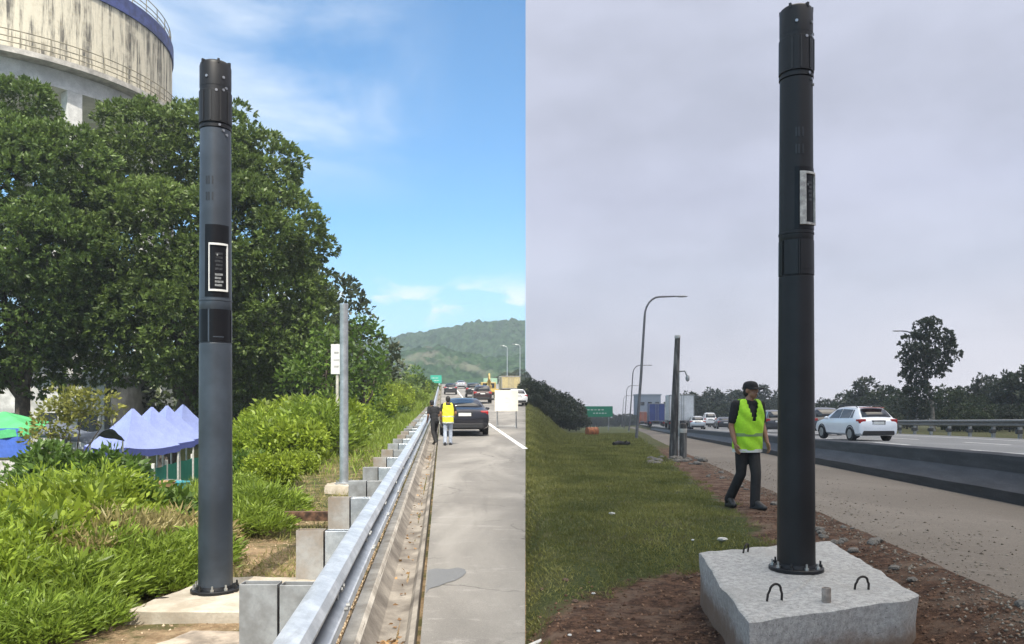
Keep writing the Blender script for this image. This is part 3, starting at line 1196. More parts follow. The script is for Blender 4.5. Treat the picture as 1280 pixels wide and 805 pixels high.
def trunk_mesh(base, lobes, r0, rng, fork=.35, mat=M_BARK, parent=None, nl=6):
    mb = MB()
    base = Vector(base)
    top = Vector(tuple(np.mean([l[0] for l in lobes], axis=0)))
    f = base.lerp(top, fork)
    f.x += rng.uniform(-.2, .2)
    mb.tube([base - Vector((0, 0, .3)), base + Vector((0, 0, .15)), base.lerp(f, .5) + Vector((rng.uniform(-.08, .08), 0, 0)), f], [r0 * 1.5, r0 * 1.08, r0 * .85, r0 * .75], 12)
    sel = sorted(lobes, key=lambda l: -l[1][0])[:nl]
    for l in sel:
        c = Vector(tuple(l[0]))
        m1 = f.lerp(c, .4) + Vector((rng.uniform(-.3, .3), rng.uniform(-.3, .3), -.15 * (c - f).length * .5))
        m2 = f.lerp(c, .75) + Vector((rng.uniform(-.2, .2), rng.uniform(-.2, .2), 0))
        mb.tube([f - Vector((0, 0, .1)), m1, m2, c], [r0 * .55, r0 * .36, r0 * .22, r0 * .08], 8)
        for k in range(3):
            d = Vector(tuple(rand_dir(rng, 1)[0]))
            e = m2 + Vector((d.x * l[1][0], d.y * l[1][1], abs(d.z) * l[1][2])) * .8
            mb.tube([m2, m2.lerp(e, .5) + Vector((0, 0, .1)), e], [r0 * .2, r0 * .12, r0 * .04], 6)
    return mb.build('trunk', mat, parent, smooth=True)


def px_tree(name, label, cat, group, base, lobes_px, Y, leaf, density, clump, per, ll, lw, r0, seed, mat, bark=M_BARK, dz=.9, inner=.25, fork=.35, puff=None):
    """tree from lobes given as (px, py, radius px, depth offset m) at distance Y"""
    rng = np.random.default_rng(seed)
    lobes = []
    for (px, py, rp, dy) in lobes_px:
        c = at(px, py, Y + dy)
        r = rp / F * (Y + dy)
        lobes.append((np.array([c.x, c.y, c.z]) - np.array(base), np.array([r, r * .95, r * dz])))
    root = empty(name, base, label, cat, group)
    P, A, T = puff_points(lobes, rng, *puff) if puff else crown_points(lobes, rng, density, clump, per, inner)
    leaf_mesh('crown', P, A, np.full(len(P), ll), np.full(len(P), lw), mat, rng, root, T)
    trunk_mesh((0, 0, 0), lobes, r0, rng, fork, bark, root)
    return root


def gpt(px, Y, dz=0.0):
    x = (px - 640) / F * Y
    return Vector((x, Y, ground_z(x, Y) + dz))


# two big street trees under the water tank
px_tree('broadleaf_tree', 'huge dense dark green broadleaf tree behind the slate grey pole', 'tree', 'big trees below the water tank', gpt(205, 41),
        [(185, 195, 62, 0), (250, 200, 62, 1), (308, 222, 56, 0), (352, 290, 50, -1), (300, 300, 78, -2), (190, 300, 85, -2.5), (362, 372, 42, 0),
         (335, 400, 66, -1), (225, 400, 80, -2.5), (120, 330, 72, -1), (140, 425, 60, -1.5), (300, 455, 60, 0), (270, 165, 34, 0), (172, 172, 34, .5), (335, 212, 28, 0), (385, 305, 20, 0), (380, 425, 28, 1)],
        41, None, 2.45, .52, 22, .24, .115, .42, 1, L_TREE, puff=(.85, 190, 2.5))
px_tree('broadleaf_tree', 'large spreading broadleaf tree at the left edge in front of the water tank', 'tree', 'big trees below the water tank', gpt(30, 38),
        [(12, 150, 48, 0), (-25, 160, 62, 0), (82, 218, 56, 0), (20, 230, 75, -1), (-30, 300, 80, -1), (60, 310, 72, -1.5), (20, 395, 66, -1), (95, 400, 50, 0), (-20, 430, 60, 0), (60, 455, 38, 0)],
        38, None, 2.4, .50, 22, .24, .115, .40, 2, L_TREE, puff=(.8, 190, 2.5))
# trees behind closing the gaps, leaves coloured dark to stand for understorey shade
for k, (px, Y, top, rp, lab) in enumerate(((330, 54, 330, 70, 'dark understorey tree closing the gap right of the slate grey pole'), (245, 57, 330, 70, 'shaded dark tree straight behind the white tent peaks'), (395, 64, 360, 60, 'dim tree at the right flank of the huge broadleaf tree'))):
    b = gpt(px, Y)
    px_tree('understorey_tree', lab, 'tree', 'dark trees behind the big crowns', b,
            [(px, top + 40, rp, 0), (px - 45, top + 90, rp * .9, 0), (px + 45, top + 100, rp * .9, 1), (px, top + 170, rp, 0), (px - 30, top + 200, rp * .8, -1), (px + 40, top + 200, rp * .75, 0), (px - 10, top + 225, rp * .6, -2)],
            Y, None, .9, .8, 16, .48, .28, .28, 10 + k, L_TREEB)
# mid-distance trees right of the sign post
for k, (px, Y, lob, lab) in enumerate((
        (455, 42, [(452, 430, 24, 0), (438, 455, 26, 0), (468, 462, 22, 0), (455, 478, 26, 0), (430, 480, 24, 0)], 'feathery grey green tree right of the galvanised pole'),
        (408, 36, [(398, 455, 26, 0), (412, 430, 18, 0), (385, 480, 30, 0), (412, 480, 28, 0)], 'small tree behind the white sign post'),
        (492, 75, [(492, 470, 16, 0), (480, 486, 18, 0), (506, 486, 16, 0), (494, 500, 18, 0)], 'round dark green roadside tree far beyond the galvanised pole'),
        (520, 95, [(518, 474, 13, 0), (510, 486, 14, 0), (530, 488, 13, 0), (522, 500, 14, 0)], 'small bushy tree nearest the far green road sign'))):
    px_tree('roadside_tree', lab, 'tree', 'trees along the left road', gpt(px, Y), lob, Y, None, 2.2 if Y < 60 else .8, .35 + Y * .004, 18, .20 + .002 * Y, .10 + .0014 * Y, .14, 30 + k, L_SHRUB if k != 2 else L_TREE)


def bush_mesh(seed, nl, rad, leaf_l, leaf_w, mat, n_clump, per, arch=False):
    rng = np.random.default_rng(seed)
    if arch:
        # arching blades rising from several crowns
        P, A, T = [], [], []
        for k in range(n_clump):
            a, q = rng.uniform(0, 2 * PI), math.sqrt(rng.uniform(0, 1))
            c = np.array([math.cos(a) * rad[0] * q, math.sin(a) * rad[1] * q, 0])
            hgt = rad[2] * (1 - .55 * q * q) * rng.uniform(.75, 1.15)
            m = per
            d = rand_dir(rng, m)
            d[:, 2] = np.abs(d[:, 2]) * .7 + .25
            s = rng.uniform(0.3, 1, m)[:, None]
            P.append(c + np.array([0, 0, hgt]) * s + d * np.array([.14, .14, .08]))
            A.append(d + np.array([0, 0, -.1]))
            ct = rng.uniform(0, .6)
            T.append(ct + rng.uniform(0, .4, m))
        return np.concatenate(P), np.concatenate(A), np.concatenate(T), rng
    lobes = []
    for k in range(nl):
        a = 2 * PI * k / nl + rng.uniform(-.3, .3)
        q = rng.uniform(.3, .75)
        lobes.append((np.array([math.cos(a) * rad[0] * q, math.sin(a) * rad[1] * q, rad[2] * rng.uniform(.35, .75)]), np.array(rad) * rng.uniform(.38, .55)))
    lobes.append((np.array([0, 0, rad[2] * .55]), np.array(rad) * .6))
    P, A, T = crown_points(lobes, rng, n_clump, leaf_l * 1.3, per, .2)
    return P, A, T, rng


def bush(name, label, cat, group, loc, seed, rad, ll, lw, mat, n_clump, per, nl=5, arch=False, rz=0):
    root = empty(name, loc, label, cat, group, rz)
    P, A, T, rng = bush_mesh(seed, nl, rad, ll, lw, mat, n_clump, per, arch)
    leaf_mesh('foliage', P, A, np.full(len(P), ll), np.full(len(P), lw), mat, rng, root, T)
    mb = MB()
    for k in range(7):
        a = rng.uniform(0, 2 * PI)
        e = Vector((math.cos(a) * rad[0] * .6, math.sin(a) * rad[1] * .6, rad[2] * rng.uniform(.5, .85)))
        mb.tube([(e.x * .15, e.y * .15, -.12), e * .5, e], [.02 * rad[2], .014 * rad[2], .006], 6)
    mb.build('stem', M_BARK, root, smooth=True)
    return root


# big dark-leaved shrub at left and its neighbours
shr = bush('broadleaf_shrub', 'dark broad leaved shrub massed in front of the grey tarpaulin at left', 'shrub', 'large shrubs at the left edge', gpt(75, 15.5, -.05), 50, (1.3, 1.15, 1.42), .17, .085, L_SHRUB, 20, 12)
for k, (px, Y, sc, rz, lab) in enumerate(((-5, 16.5, .62, 1.1, 'dark broad leaved shrub cut by the left picture edge below the blue tent'), (22, 13.0, .55, 2.3, 'lower broad leaved shrub in front of the dark shrub mass at left'), (112, 17.5, .6, 4.0, 'broad leaved shrub reaching up to the left corner of the white tents'))):
    c = copy_tree(shr); c.location = gpt(px, Y, -.05); c.scale = (sc, sc, sc); c.rotation_euler.z = rz; c['label'] = lab
# yellowish small tree behind
px_tree('small_tree', 'yellow green sapling tree rising between the blue tent and white tents', 'tree', None, gpt(95, 24.5),
        [(70, 525, 22, 0), (105, 515, 24, 0), (128, 510, 16, 0), (85, 505, 16, 0), (58, 545, 20, 0)], 24.5, None, 7, .3, 16, .17, .09, .07, 61, L_YEL)

# bright bushes: front thicket on the slope, then the row right of the pole
protoA = bush('leafy_bush', 'bright green leafy bush in the thicket between the shrubs and the left pole', 'bush', 'bright bushes of the front thicket', gpt(120, 10.2, -.05), 70, (.95, .8, .85), .105, .03, L_BUSH, 150, 75, arch=True)
BL = 'bright green leafy bush in the thicket between the shrubs and the left pole'
BG = 'bright bushes of the front thicket'
protoB = bush('leafy_bush', BL, 'bush', BG, gpt(30, 8.6, -.05), 71, (.85, .75, .72), .105, .058, L_BUSH, 60, 13)
protoC = bush('leafy_bush', BL, 'bush', BG, gpt(95, 9.4, -.05), 72, (.8, .8, .8), .14, .032, L_VERGE, 90, 60, arch=True)
protoD = bush('leafy_bush', BL, 'bush', BG, gpt(180, 10.4, -.05), 73, (.7, .7, .42), .12, .065, L_SHRUB, 48, 12)
protoE = bush('leafy_bush', 'half dead straw coloured bush low among the green thicket left of the slate grey pole', 'bush', 'half dead bushes in the thicket', gpt(226, 8.8, -.05), 74, (.5, .5, .36), .13, .022, L_DRY, 70, 30, arch=True)
protoF = bush('leafy_bush', BL, 'bush', BG, gpt(45, 7.4, -.05), 75, (.6, .6, .62), .17, .055, L_BUSH, 55, 26, arch=True)
for px, Y, sc in ((8, 7.0, .95), (82, 8.4, 1.0), (150, 9.6, .8), (-5, 8.8, 1.15), (30, 6.3, .7), (110, 7.7, .75), (200, 8.9, .6)):
    c = copy_tree(protoF); c.location = gpt(px, Y, -.05); c.scale = (sc, sc, sc * random.uniform(.9, 1.3)); c.rotation_euler.z = random.uniform(0, 6.28)
for px, Y, sc in ((150, 7.9, .9), (108, 7.2, .8), (178, 8.1, .75), (70, 7.3, .7)):
    c = copy_tree(protoE); c.location = gpt(px, Y, .02); c.scale = (sc, sc, sc * 1.25); c.rotation_euler.z = random.uniform(0, 6.28)
PROTOS = (protoB, protoA, protoD, protoB, protoC, protoB, protoA, protoB)
spots = [(210, 11.4, .75), (160, 12.2, .62), (65, 10.9, .95), (5, 10.4, 1.0), (235, 13.2, .5), (190, 9.3, .72), (130, 8.6, .68), (75, 7.9, .72), (-15, 8.0, .9), (20, 7.1, .75),
         (228, 8.5, .5), (250, 10.4, .75), (175, 14.2, .5), (100, 12.6, .7), (60, 6.9, .5), (-20, 6.4, .7), (245, 15.5, .45), (40, 12.2, .9), (205, 16, .45), (150, 10.5, .7)]
for k, (px, Y, sc) in enumerate(spots):
    c = copy_tree(PROTOS[(k * 3 + k // 8) % 8])
    c.location = gpt(px, Y, -.05)
    if 135 < px < 262:
        sc *= .70 if Y < 9 else .44
    c.scale = (sc, sc, sc * random.uniform(.75, 1.25))
    c.rotation_euler.z = random.uniform(0, 6.28)
row = [(340, 14.4, .62), (312, 16.0, .8), (366, 18.4, .95), (335, 19.5, 1.2), (395, 21.5, 1.35), (360, 23.5, 1.5), (305, 21, 1.1), (410, 25.5, 1.3), (425, 29, 1.4), (385, 28, 1.7), (318, 26, 1.2), (450, 34, 1.3),
       (440, 38, 1.6), (465, 43, 1.5), (470, 50, 1.7), (485, 56, 1.7), (495, 66, 1.9), (480, 62, 2.0), (510, 80, 2.0), (518, 96, 2.2), (528, 118, 2.3), (500, 88, 2.2), (535, 140, 2.4), (512, 110, 2.4), (345, 12.4, .3), (303, 13.2, .5), (380, 16.4, .45)]
for k, (px, Y, sc) in enumerate(row):
    c = copy_tree((protoB, protoD, protoB, protoA, protoC, protoB, protoD)[k % 7])
    c.location = gpt(px, Y, -.05)
    sc *= 1.12 if Y > 17 else 1
    c.scale = (sc, sc, sc * random.uniform(.8, 1.3))
    c.rotation_euler.z = random.uniform(0, 6.28)
    c['label'] = 'green bush in the roadside row running right of the left pole along the verge'
    c['group'] = 'bushes along the left verge'
# dark low weeds at the slab edge
weed = bush('weed_clump', 'low half dry weed clump growing at the edge of the sand by the left slab', 'weed', 'weed clumps by the slab', gpt(160, 7.0, -.03), 80, (.45, .4, .33), .10, .019, L_VERGE, 70, 42, arch=True)
for px, Y, sc in ((215, 7.4, 1.1), (110, 6.6, 1.0), (185, 6.9, .8), (60, 6.2, 1.1), (95, 5.7, .7), (130, 7.3, 1.2), (235, 7.9, 1.0), (40, 5.4, .8), (10, 5.6, .9), (120, 5.9, .6), (310, 9.5, 1.0), (330, 10.8, 1.2), (300, 11, 1.1)):
    c = copy_tree(weed); c.location = gpt(px, Y, -.03); c.scale = (sc, sc, sc); c.rotation_euler.z = random.uniform(0, 6.28)


# ------------------------------------------------------------------ grass (uncountable)
def grass(name, label, mat, pts, ln, wd, rng, lean=.5, tint=None):
    N = len(pts)
    ax = rng.normal(size=(N, 3)) * lean
    ax[:, 2] = 1
    o = leaf_mesh(name, pts, ax, ln, wd, mat, rng, None, tint, 0.05)
    tag(o, label, 'grass', kind='stuff')


rng = np.random.default_rng(5)
pts, ln, tn = [], [], []
for (y0, y1, dens, l_) in ((4.3, 8, 2600, .045), (8, 13, 1500, .055), (13, 22, 600, .075), (22, 45, 160, .12), (45, 90, 30, .2)):
    n = int((y1 - y0) * (y1 * .30) * dens)
    yy = rng.uniform(y0, y1, n)
    xx = KS * yy + .02 + rng.uniform(0, 1, n) * (np.minimum(.135 * yy + 2.6, .34 * yy + 2.0) - KS * yy)
    for x, y in zip(xx, yy):
        ur = x - KR * y
        d = max(1 - sst(.75, 1.25, math.hypot((x - 2.1) / 2.0, (y - 5.1) / 2.4)), sst(1.0, 2.0, ur), 1 - sst(4.6, 5.7, y - .12 * x))
        nz = noise.noise(Vector((x * 1.7, y * 1.7, 2))) * .6 + noise.noise(Vector((x * 6, y * 6, 2))) * .3
        if d + nz * .9 > .45 - (.0 if noise.noise(Vector((x * .8, y * .5, 21))) < .22 else .55 * random.random()):
            continue
        pts.append((x, y, ground_z(x, y) - .004)); ln.append(l_)
        tn.append(.5 + .75 * noise.noise(Vector((x * .9, y * .6, 8))) + .35 * noise.noise(Vector((x * 3, y * 2.4, 9))) + random.uniform(-.3, .3))
pts = np.array(pts); ln = np.array(ln)
grass('lawn_grass', 'short dull green lawn grass left of the black pole', L_GRASS, pts, ln, ln * .16, rng, .75, np.array(tn))
pts, ln, tn = [], [], []
for (y0, y1, n, l_) in ((5, 9, 2600, .12), (9, 16, 9000, .18), (16, 30, 12000, .28), (30, 60, 9000, .42), (60, 150, 6000, .8)):
    for _ in range(n):
        y = random.uniform(y0, y1)
        u = -random.uniform(1.25, 5.5 if y > 9 else 4.5)
        x = u + KL * y
        s = sst(-4.6, -2.4, u) * (1 - sst(14, 30, y) * .8)
        if random.random() < s * .93 or noise.noise(Vector((x * 1.2, y * .7, 4))) < -.1 - .3 * sst(9, 20, y):
            continue
        if 5.0 < y < 7.1 and x > -2.9:
            continue
        pts.append((x, y, ground_z(x, y) - .01)); ln.append(l_)
        tn.append(random.uniform(0, 1))
grass('verge_grass', 'long pale green and straw grass on the verge left of the guardrail', L_VERGE, np.array(pts), np.array(ln), np.array(ln) * .07, rng, .55, np.array(tn))
pts, ln = [], []
for _ in range(15000):
    y = 6.9 + 14 * random.random() ** 1.5
    u = -random.uniform(1.28, 4.2)
    x = u + KL * y
    if noise.noise(Vector((x * 1.6, y * 1.1, 14))) < -.12 or (y < 7.2 and x > -2.75):
        continue
    pts.append((x, y, ground_z(x, y) - .005)); ln.append(random.uniform(.05, .13))
grass('dry_grass', 'short straw coloured grass between the bushes and the guardrail posts', leaf_mat('straw_blade', (.14, .15, .035), (.36, .33, .13), .3), np.array(pts), np.array(ln), np.array(ln) * .09, rng, .8)
# dead leaves caught in the drain
pts = []
for _ in range(420):
    y = random.choice((random.uniform(3.8, 5.75), random.uniform(4.6, 5.75), random.uniform(5.5, 24)))
    u = -.38 + random.gauss(0, .05)
    pts.append((u + KL * y, y, road_l(y) - .085))
pts = np.array(pts)
o = leaf_mesh('dead_leaves', pts, rng.normal(size=(len(pts), 3)) * np.array([1, 1, .35]), np.full(len(pts), .05), np.full(len(pts), .03), leaf_mat('dead_leaf', (.10, .06, .03), (.38, .24, .10), .1), rng)
tag(o, 'brown dead leaves gathered in the concrete drain', 'leaves', kind='stuff')


# ------------------------------------------------------------------ hills at the end of the left road
def hills():
    def lerp_tab(tab, x):
        for (a, ya), (b, yb) in zip(tab, tab[1:]):
            if x <= b:
                t = min(1, max(0, (x - a) / (b - a)))
                t = t * t * (3 - 2 * t)
                return ya + (yb - ya) * t
        return tab[-1][1]
    ridge = [(-400, 470), (150, 455), (350, 440), (470, 431), (520, 419), (560, 413), (600, 409), (640, 404), (660, 403)]
    front = [(-400, 490), (430, 470), (470, 462), (505, 441), (545, 437), (585, 445), (620, 451), (660, 447)]
    vs, fs = [], []
    ys = axis_vals([(262, 470, 84), (470, 760, 90), (760, 880, 8)])
    N = 190
    for Y in ys:
        for j in range(N + 1):
            t = j / N
            px = 60 + (656.6 - 60) * (t ** .75)
            x = (px - 640) / F * Y
            hb = (505 - lerp_tab(ridge, px)) * .70 * sst(430, 700, Y) * (1 - .6 * sst(720, 880, Y))
            hf = (505 - lerp_tab(front, px)) * .40 * sst(285, 400, Y) * (1 - .75 * sst(405, 540, Y))
            gully = 1 + .16 * noise.noise(Vector((x * .02, Y * .006, 1)))
            z = max(hb * (gully if Y < 660 else 1 + (gully - 1) * .2), hf)
            bump = abs(noise.noise(Vector((x * .16, Y * .16, z * .05)))) * 5.5 + noise.noise(Vector((x * .4, Y * .4, 2))) * 1.6
            z += bump * min(1, z / 14) * (1.0 if Y > 540 else .7)
            vs.append((x, Y, CAMZ - 4 * (1 - sst(262, 300, Y)) + z))
    for i in range(len(ys) - 1):
        for j in range(N):
            a = i * (N + 1) + j
            fs.append((a, a + 1, a + N + 2, a + N + 1))
    me = bpy.data.meshes.new('hills')
    me.from_pydata(vs, [], fs)
    n = NT('forested_hill').set(.95, 0, .1)
    f = n.ramp(n.noise(.16, 6, .75), .36, .66)
    c = n.mix(f, (.010, .028, .016), (.040, .078, .036))
    geo = n.t.nodes.new('ShaderNodeNewGeometry')
    sp = n.t.nodes.new('ShaderNodeSeparateXYZ')
    n.link(geo.outputs['Position'], sp.inputs[0])
    near = n.ramp(sp.outputs[1], 400, 470, 1, 0)
    earth = n.math('MULTIPLY', n.ramp(n.noise(.035, 6, .7), .53, .66), near)
    c = n.mix(n.math('MULTIPLY', earth, .4), c, (.20, .18, .15))
    n.color(c)
    me.materials.append(n.m)
    o = link('hills', me)
    o['kind'] = 'structure'


hills()


# ------------------------------------------------------------------ elevated water tank
def water_tank():
    c = Vector((-39.7, 62.0, 0))
    base = -1.6
    RT = 12.3
    root = empty('water_tower', (c.x, c.y, base), 'big stained concrete water tank on columns rising behind the trees', 'water tower')
    z0, z1 = 24.5 - base, 31.0 - base
    n = NT('streaked_tank_concrete').set(.9, 0, .2)
    st = n.ramp(n.noise(2.2, 7, .75, (1, 1, .07)), .43, .60)
    sp_ = n.ramp(n.noise(.7, 5, .6), .25, .55)
    cc = n.mix(n.math('MULTIPLY', st, sp_), (.60, .56, .45), (.10, .095, .085))
    cc = n.mix(n.math('MULTIPLY', n.ramp(n.noise(4, 6, .7), .5, .7), .35), cc, (.34, .28, .18))
    n.color(cc)
    n.bump(n.noise(3, 5), .3, .05)
    MB().lathe([(RT, z0), (RT, z1 - .35), (RT - .3, z1 - .35), (RT - .3, z0)], 96).build('shell', n.m, root, smooth=True, angle=30)
    MB().lathe([(RT + .02, z1 - 1.0), (RT + .12, z1 - 1.0), (RT + .12, z1 + .1), (RT - .4, z1 + .1), (RT - .4, z1 - .3)], 96).build('blue_band', pm('faded_blue_paint', (.045, .065, .22), .6, var=.3, scale=2), root, smooth=True, angle=30)
    MB().lathe([(RT - .45, z1), (RT * .5, z1 + .8), (.1, z1 + 1.1)], 64).build('roof', M_CONC, root, smooth=True)
    MB().lathe([(.1, z0 - .35), (RT + 1.15, z0 - .35), (RT + 1.15, z0), (.1, z0)], 96).build('walkway', pm('tank_walkway', (.48, .46, .42), .9, var=.3, scale=1.2), root, smooth=True, angle=30)
    MB().lathe([(RT - .9, z0 - 1.55), (RT + .1, z0 - 1.55), (RT + .1, z0 - .36), (RT - .9, z0 - .36)], 96).build('ring_beam', pm('tank_beam', (.62, .62, .60), .85, var=.15, scale=1), root, smooth=True, angle=30)
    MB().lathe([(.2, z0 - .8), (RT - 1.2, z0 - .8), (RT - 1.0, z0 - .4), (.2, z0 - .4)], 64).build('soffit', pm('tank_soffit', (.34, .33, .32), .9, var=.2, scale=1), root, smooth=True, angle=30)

    def railing(rad, z, h, nm):
        mb = MB()
        for hh in (.35, .7, h):
            mb.tube([(rad * math.cos(a), rad * math.sin(a), z + hh) for a in [2 * PI * k / 96 for k in range(97)]], .035, 6)
        for k in range(48):
            a = 2 * PI * k / 48
            mb.tube([(rad * math.cos(a), rad * math.sin(a), z - .05), (rad * math.cos(a), rad * math.sin(a), z + h)], .035, 6)
        mb.build(nm, pm('rail_weathered', (.33, .30, .22), .7, .2, var=.3, scale=3), root, smooth=True)
    railing(RT + 1.0, z0, 1.15, 'railing')
    railing(RT - .1, z1 + .1, 1.2, 'railing')
    M_COLM = pm('column_paint', (.66, .66, .63), .85, var=.18, scale=1.5)
    for k in range(12):
        a = 2 * PI * k / 12 - .122
        r_ = RT - .4
        MB().box((r_ * math.cos(a), r_ * math.sin(a), (z0 - 1.55) / 2), (1.0, 1.0, z0 - 1.55), a).build('column', M_COLM, root, bevel=.03)
    for zz in (6.5, 13.5, 19.5):
        MB().lathe([(RT - .75, zz - .5), (RT - .1, zz - .5), (RT - .1, zz + .4), (RT - .75, zz + .4), (RT - .75, zz - .5)], 12, cap=False).build('tie_beam', M_COLM, root)


water_tank()
# white pump house seen between the trunks
o = empty('pump_house', (-31.5, 53, -1.9), 'white walled pump house with dark openings seen between the trunks', 'building')
MB().box((0, 0, 2.6), (13, 6, 5.2)).build('wall', pm('dirty_white_wall', (.60, .60, .58), .9, var=.3, scale=.8), o)
MB().box((0, 0, 5.33), (13.8, 6.8, .25)).build('roof', pm('roof_grey', (.25, .25, .25), .8), o)
for k in range(5):
    MB().box((-5 + 2.5 * k, -3.02, 2.3), (1.2, .08, 1.5)).build('window', pm('dark_window', (.02, .02, .025), .2), o)
    MB().box((-3.75 + 2.5 * k, -3.06, 2.55), (.3, .2, 5.0)).build('pilaster', pm('dark_frame_paint', (.05, .05, .05), .7), o)


# ------------------------------------------------------------------ tents, fence and stall things
def cloth(name, col, var=.15):
    return pm(name, col, .8, 0, var=var, scale=2.5, bump=.25, bscale=6, dist=.05)


M_TENT = cloth('pale_lavender_canvas', (.22, .27, .53), .07)
M_TENTV = cloth('blue_valance', (.055, .075, .27))
M_LEG = pm('tent_leg_white', (.68, .68, .66), .5, .2, var=.15)


def tent(px, Y, S, eave, peak, rz, label, m1=M_TENT, m2=M_TENTV, group='white canopy tents in a row', name='canopy_tent'):
    loc = gpt(px, Y)
    root = empty(name, loc, label, 'tent', group, rz)
    mb = MB()
    h = S / 2
    N = 12
    rings = []
    for i in range(9):
        t = i / 8
        k = h * (1 - t) + .03 * t
        z = eave + (peak - eave) * (t ** 1.45 * .55 + t * .45)
        ring = []
        for s_ in range(4):
            a = [(-1, -1), (1, -1), (1, 1), (-1, 1)][s_]; b = [(1, -1), (1, 1), (-1, 1), (-1, -1)][s_]
            for q in range(N):
                f = q / N
                sag = -.10 * math.sin(PI * f) * (1 - t)
                inw = 1 - .03 * math.sin(PI * f) * (1 - t)
                ring.append(((a[0] + (b[0] - a[0]) * f) * k * inw, (a[1] + (b[1] - a[1]) * f) * k * inw, z + sag + .015 * noise.noise(Vector((f * 7 + s_, t * 6, Y)))))
        rings.append(ring)
    mb.loft(rings, cap=False)
    can = mb.build('canopy', m1, root, smooth=True, angle=50)
    mb = MB()
    r0 = rings[0]
    low = [(x * 1.005, y * 1.005, z - .24 + .02 * math.sin(i * 2.1)) for i, (x, y, z) in enumerate(r0)]
    mb.loft([[(x * 1.003, y * 1.003, z + .002) for x, y, z in r0], low], cap=False)
    mb.build('valance', m2, root)
    for sx in (-1, 1):
        for sy in (-1, 1):
            MB().box((sx * (h - .05), sy * (h - .05), (eave - .1) / 2), (.05, .05, eave + .1)).build('leg', M_LEG, root)
    return root


for k, (px, Y, S, lab) in enumerate(((166, 29.0, 2.25, 'pale lavender canopy tent nearest the shrubs, leftmost of the four in the row'),
                                     (190, 31.8, 2.25, 'pale lavender canopy tent second from the shrubs in the row of four'),
                                     (209, 34.4, 2.25, 'pale lavender canopy tent third from the shrubs in the row of four'),
                                     (229, 37.0, 2.25, 'pale lavender canopy tent closest to the slate grey pole in the row of four'))):
    t_ = tent(px, Y, S, 1.95 - .02 * k, 3.28, R(-28), lab)
    t_.location.z = -1.75 + .05 * k
tent(6, 26, 2.9, 2.72, 3.2, R(8), 'green roofed market tent with blue side sheet at the left edge', cloth('green_tarp', (.08, .42, .15)), cloth('green_trim', (.10, .50, .20)), None, 'market_tent').location.z = -1.75
b_ = [o for o in COL.objects if o.name.startswith('market_tent')][0]
mb = MB()
rings = [[(-1.35 + 2.7 * i / 16, -1.40 + .05 * math.sin(i * 1.7) * (1 - k * .6), 2.70 - .9 * k) for i in range(17)] for k in (0, .5, 1)]
mb.loft(rings, cap=False, closed=False)
sh = mb.build('side_sheet', cloth('blue_tarp', (.07, .16, .58)), b_)
md = sh.modifiers.new('solid', 'SOLIDIFY'); md.thickness = .01
MB().box((0, -1.1, .85), (2.6, .5, 1.7)).build('counter', pm('pale_counter', (.55, .53, .50), .7), b_, bevel=.02)
# grey tarpaulin sagging over a stall
tp = empty('tarpaulin_shelter', gpt(103, 26), 'dark grey tarpaulin shelter sagging between the shrubs and white tents', 'shelter')
tp.location.z = -1.25
mb = MB()
rings = []
for i in range(11):
    rings.append([((j / 10 - .5) * 1.7, (i / 10 - .5) * 2.2, 2.0 + .45 * math.sin(PI * i / 10) - .25 * math.sin(PI * j / 10) * math.sin(PI * i / 10) - .3 * (j / 10) + .05 * noise.noise(Vector((i * .7, j * .7, 0)))) for j in range(11)])
mb.loft(rings, cap=False, closed=False)
sh = mb.build('sheet', cloth('grey_tarp', (.11, .13, .17)), tp, smooth=True)
md = sh.modifiers.new('solid', 'SOLIDIFY'); md.thickness = .01
for sx, sy in ((-.8, -1.05), (.8, -1.05), (-.8, 1.05), (.8, 1.05)):
    MB().tube([(sx, sy, -.6), (sx, sy, 2.0 if sx < 0 else 1.7)], .03, 8).build('pole', M_LEG, tp)


def table(px, Y, z, label, col):
    root = empty('folding_table', (*gpt(px, Y).xy, z), label, 'table', None, R(-28))
    MB().box((0, 0, .74), (1.5, .7, .05)).build('tabletop', col, root, bevel=.01)
    for sx in (-1, 1):
        for sy in (-1, 1):
            MB().tube([(sx * .65, sy * .28, 0), (sx * .6, sy * .25, .72)], .02, 8).build('leg', M_LEG, root)


table(176, 29.5, -1.9, 'white folding table in the shade under the leftmost lavender tent', M_WHT)
table(200, 30.0, -1.9, 'pale folding table beside the tan crate under the lavender tents', pm('pale_table', (.66, .66, .62), .6))


def crate(px, Y, z, s, label, m, cat, name):
    root = empty(name, (*gpt(px, Y).xy, z), label, cat, None, R(-20))
    MB().box((0, 0, s[2] * .5), s).build('body', m, root, bevel=.03)
    MB().box((0, 0, s[2] + .025), (s[0] * 1.05, s[1] * 1.05, .05)).build('lid', m, root, bevel=.015)
    for sx in (-1, 1):
        MB().box((sx * s[0] * .52, 0, s[2] * .7), (.03, s[1] * .4, .05)).build('handle', m, root, bevel=.01)


crate(205, 26.5, -1.75, (.55, .45, .85), 'tan crate standing behind the green fence between two white posts', pm('tan_box', (.42, .27, .14), .8), 'crate', 'storage_crate')
crate(224, 28, -1.75, (.75, .5, .7), 'turquoise plastic tub behind the fence right of the tan crate', pm('teal_tub', (.05, .33, .42), .5), 'tub', 'plastic_tub')
crate(148, 24.5, -1.6, (1.0, .5, .5), 'long white cool box on the ground before the leftmost lavender tent', pm('white_box', (.7, .7, .68), .5), 'cool box', 'cool_box')


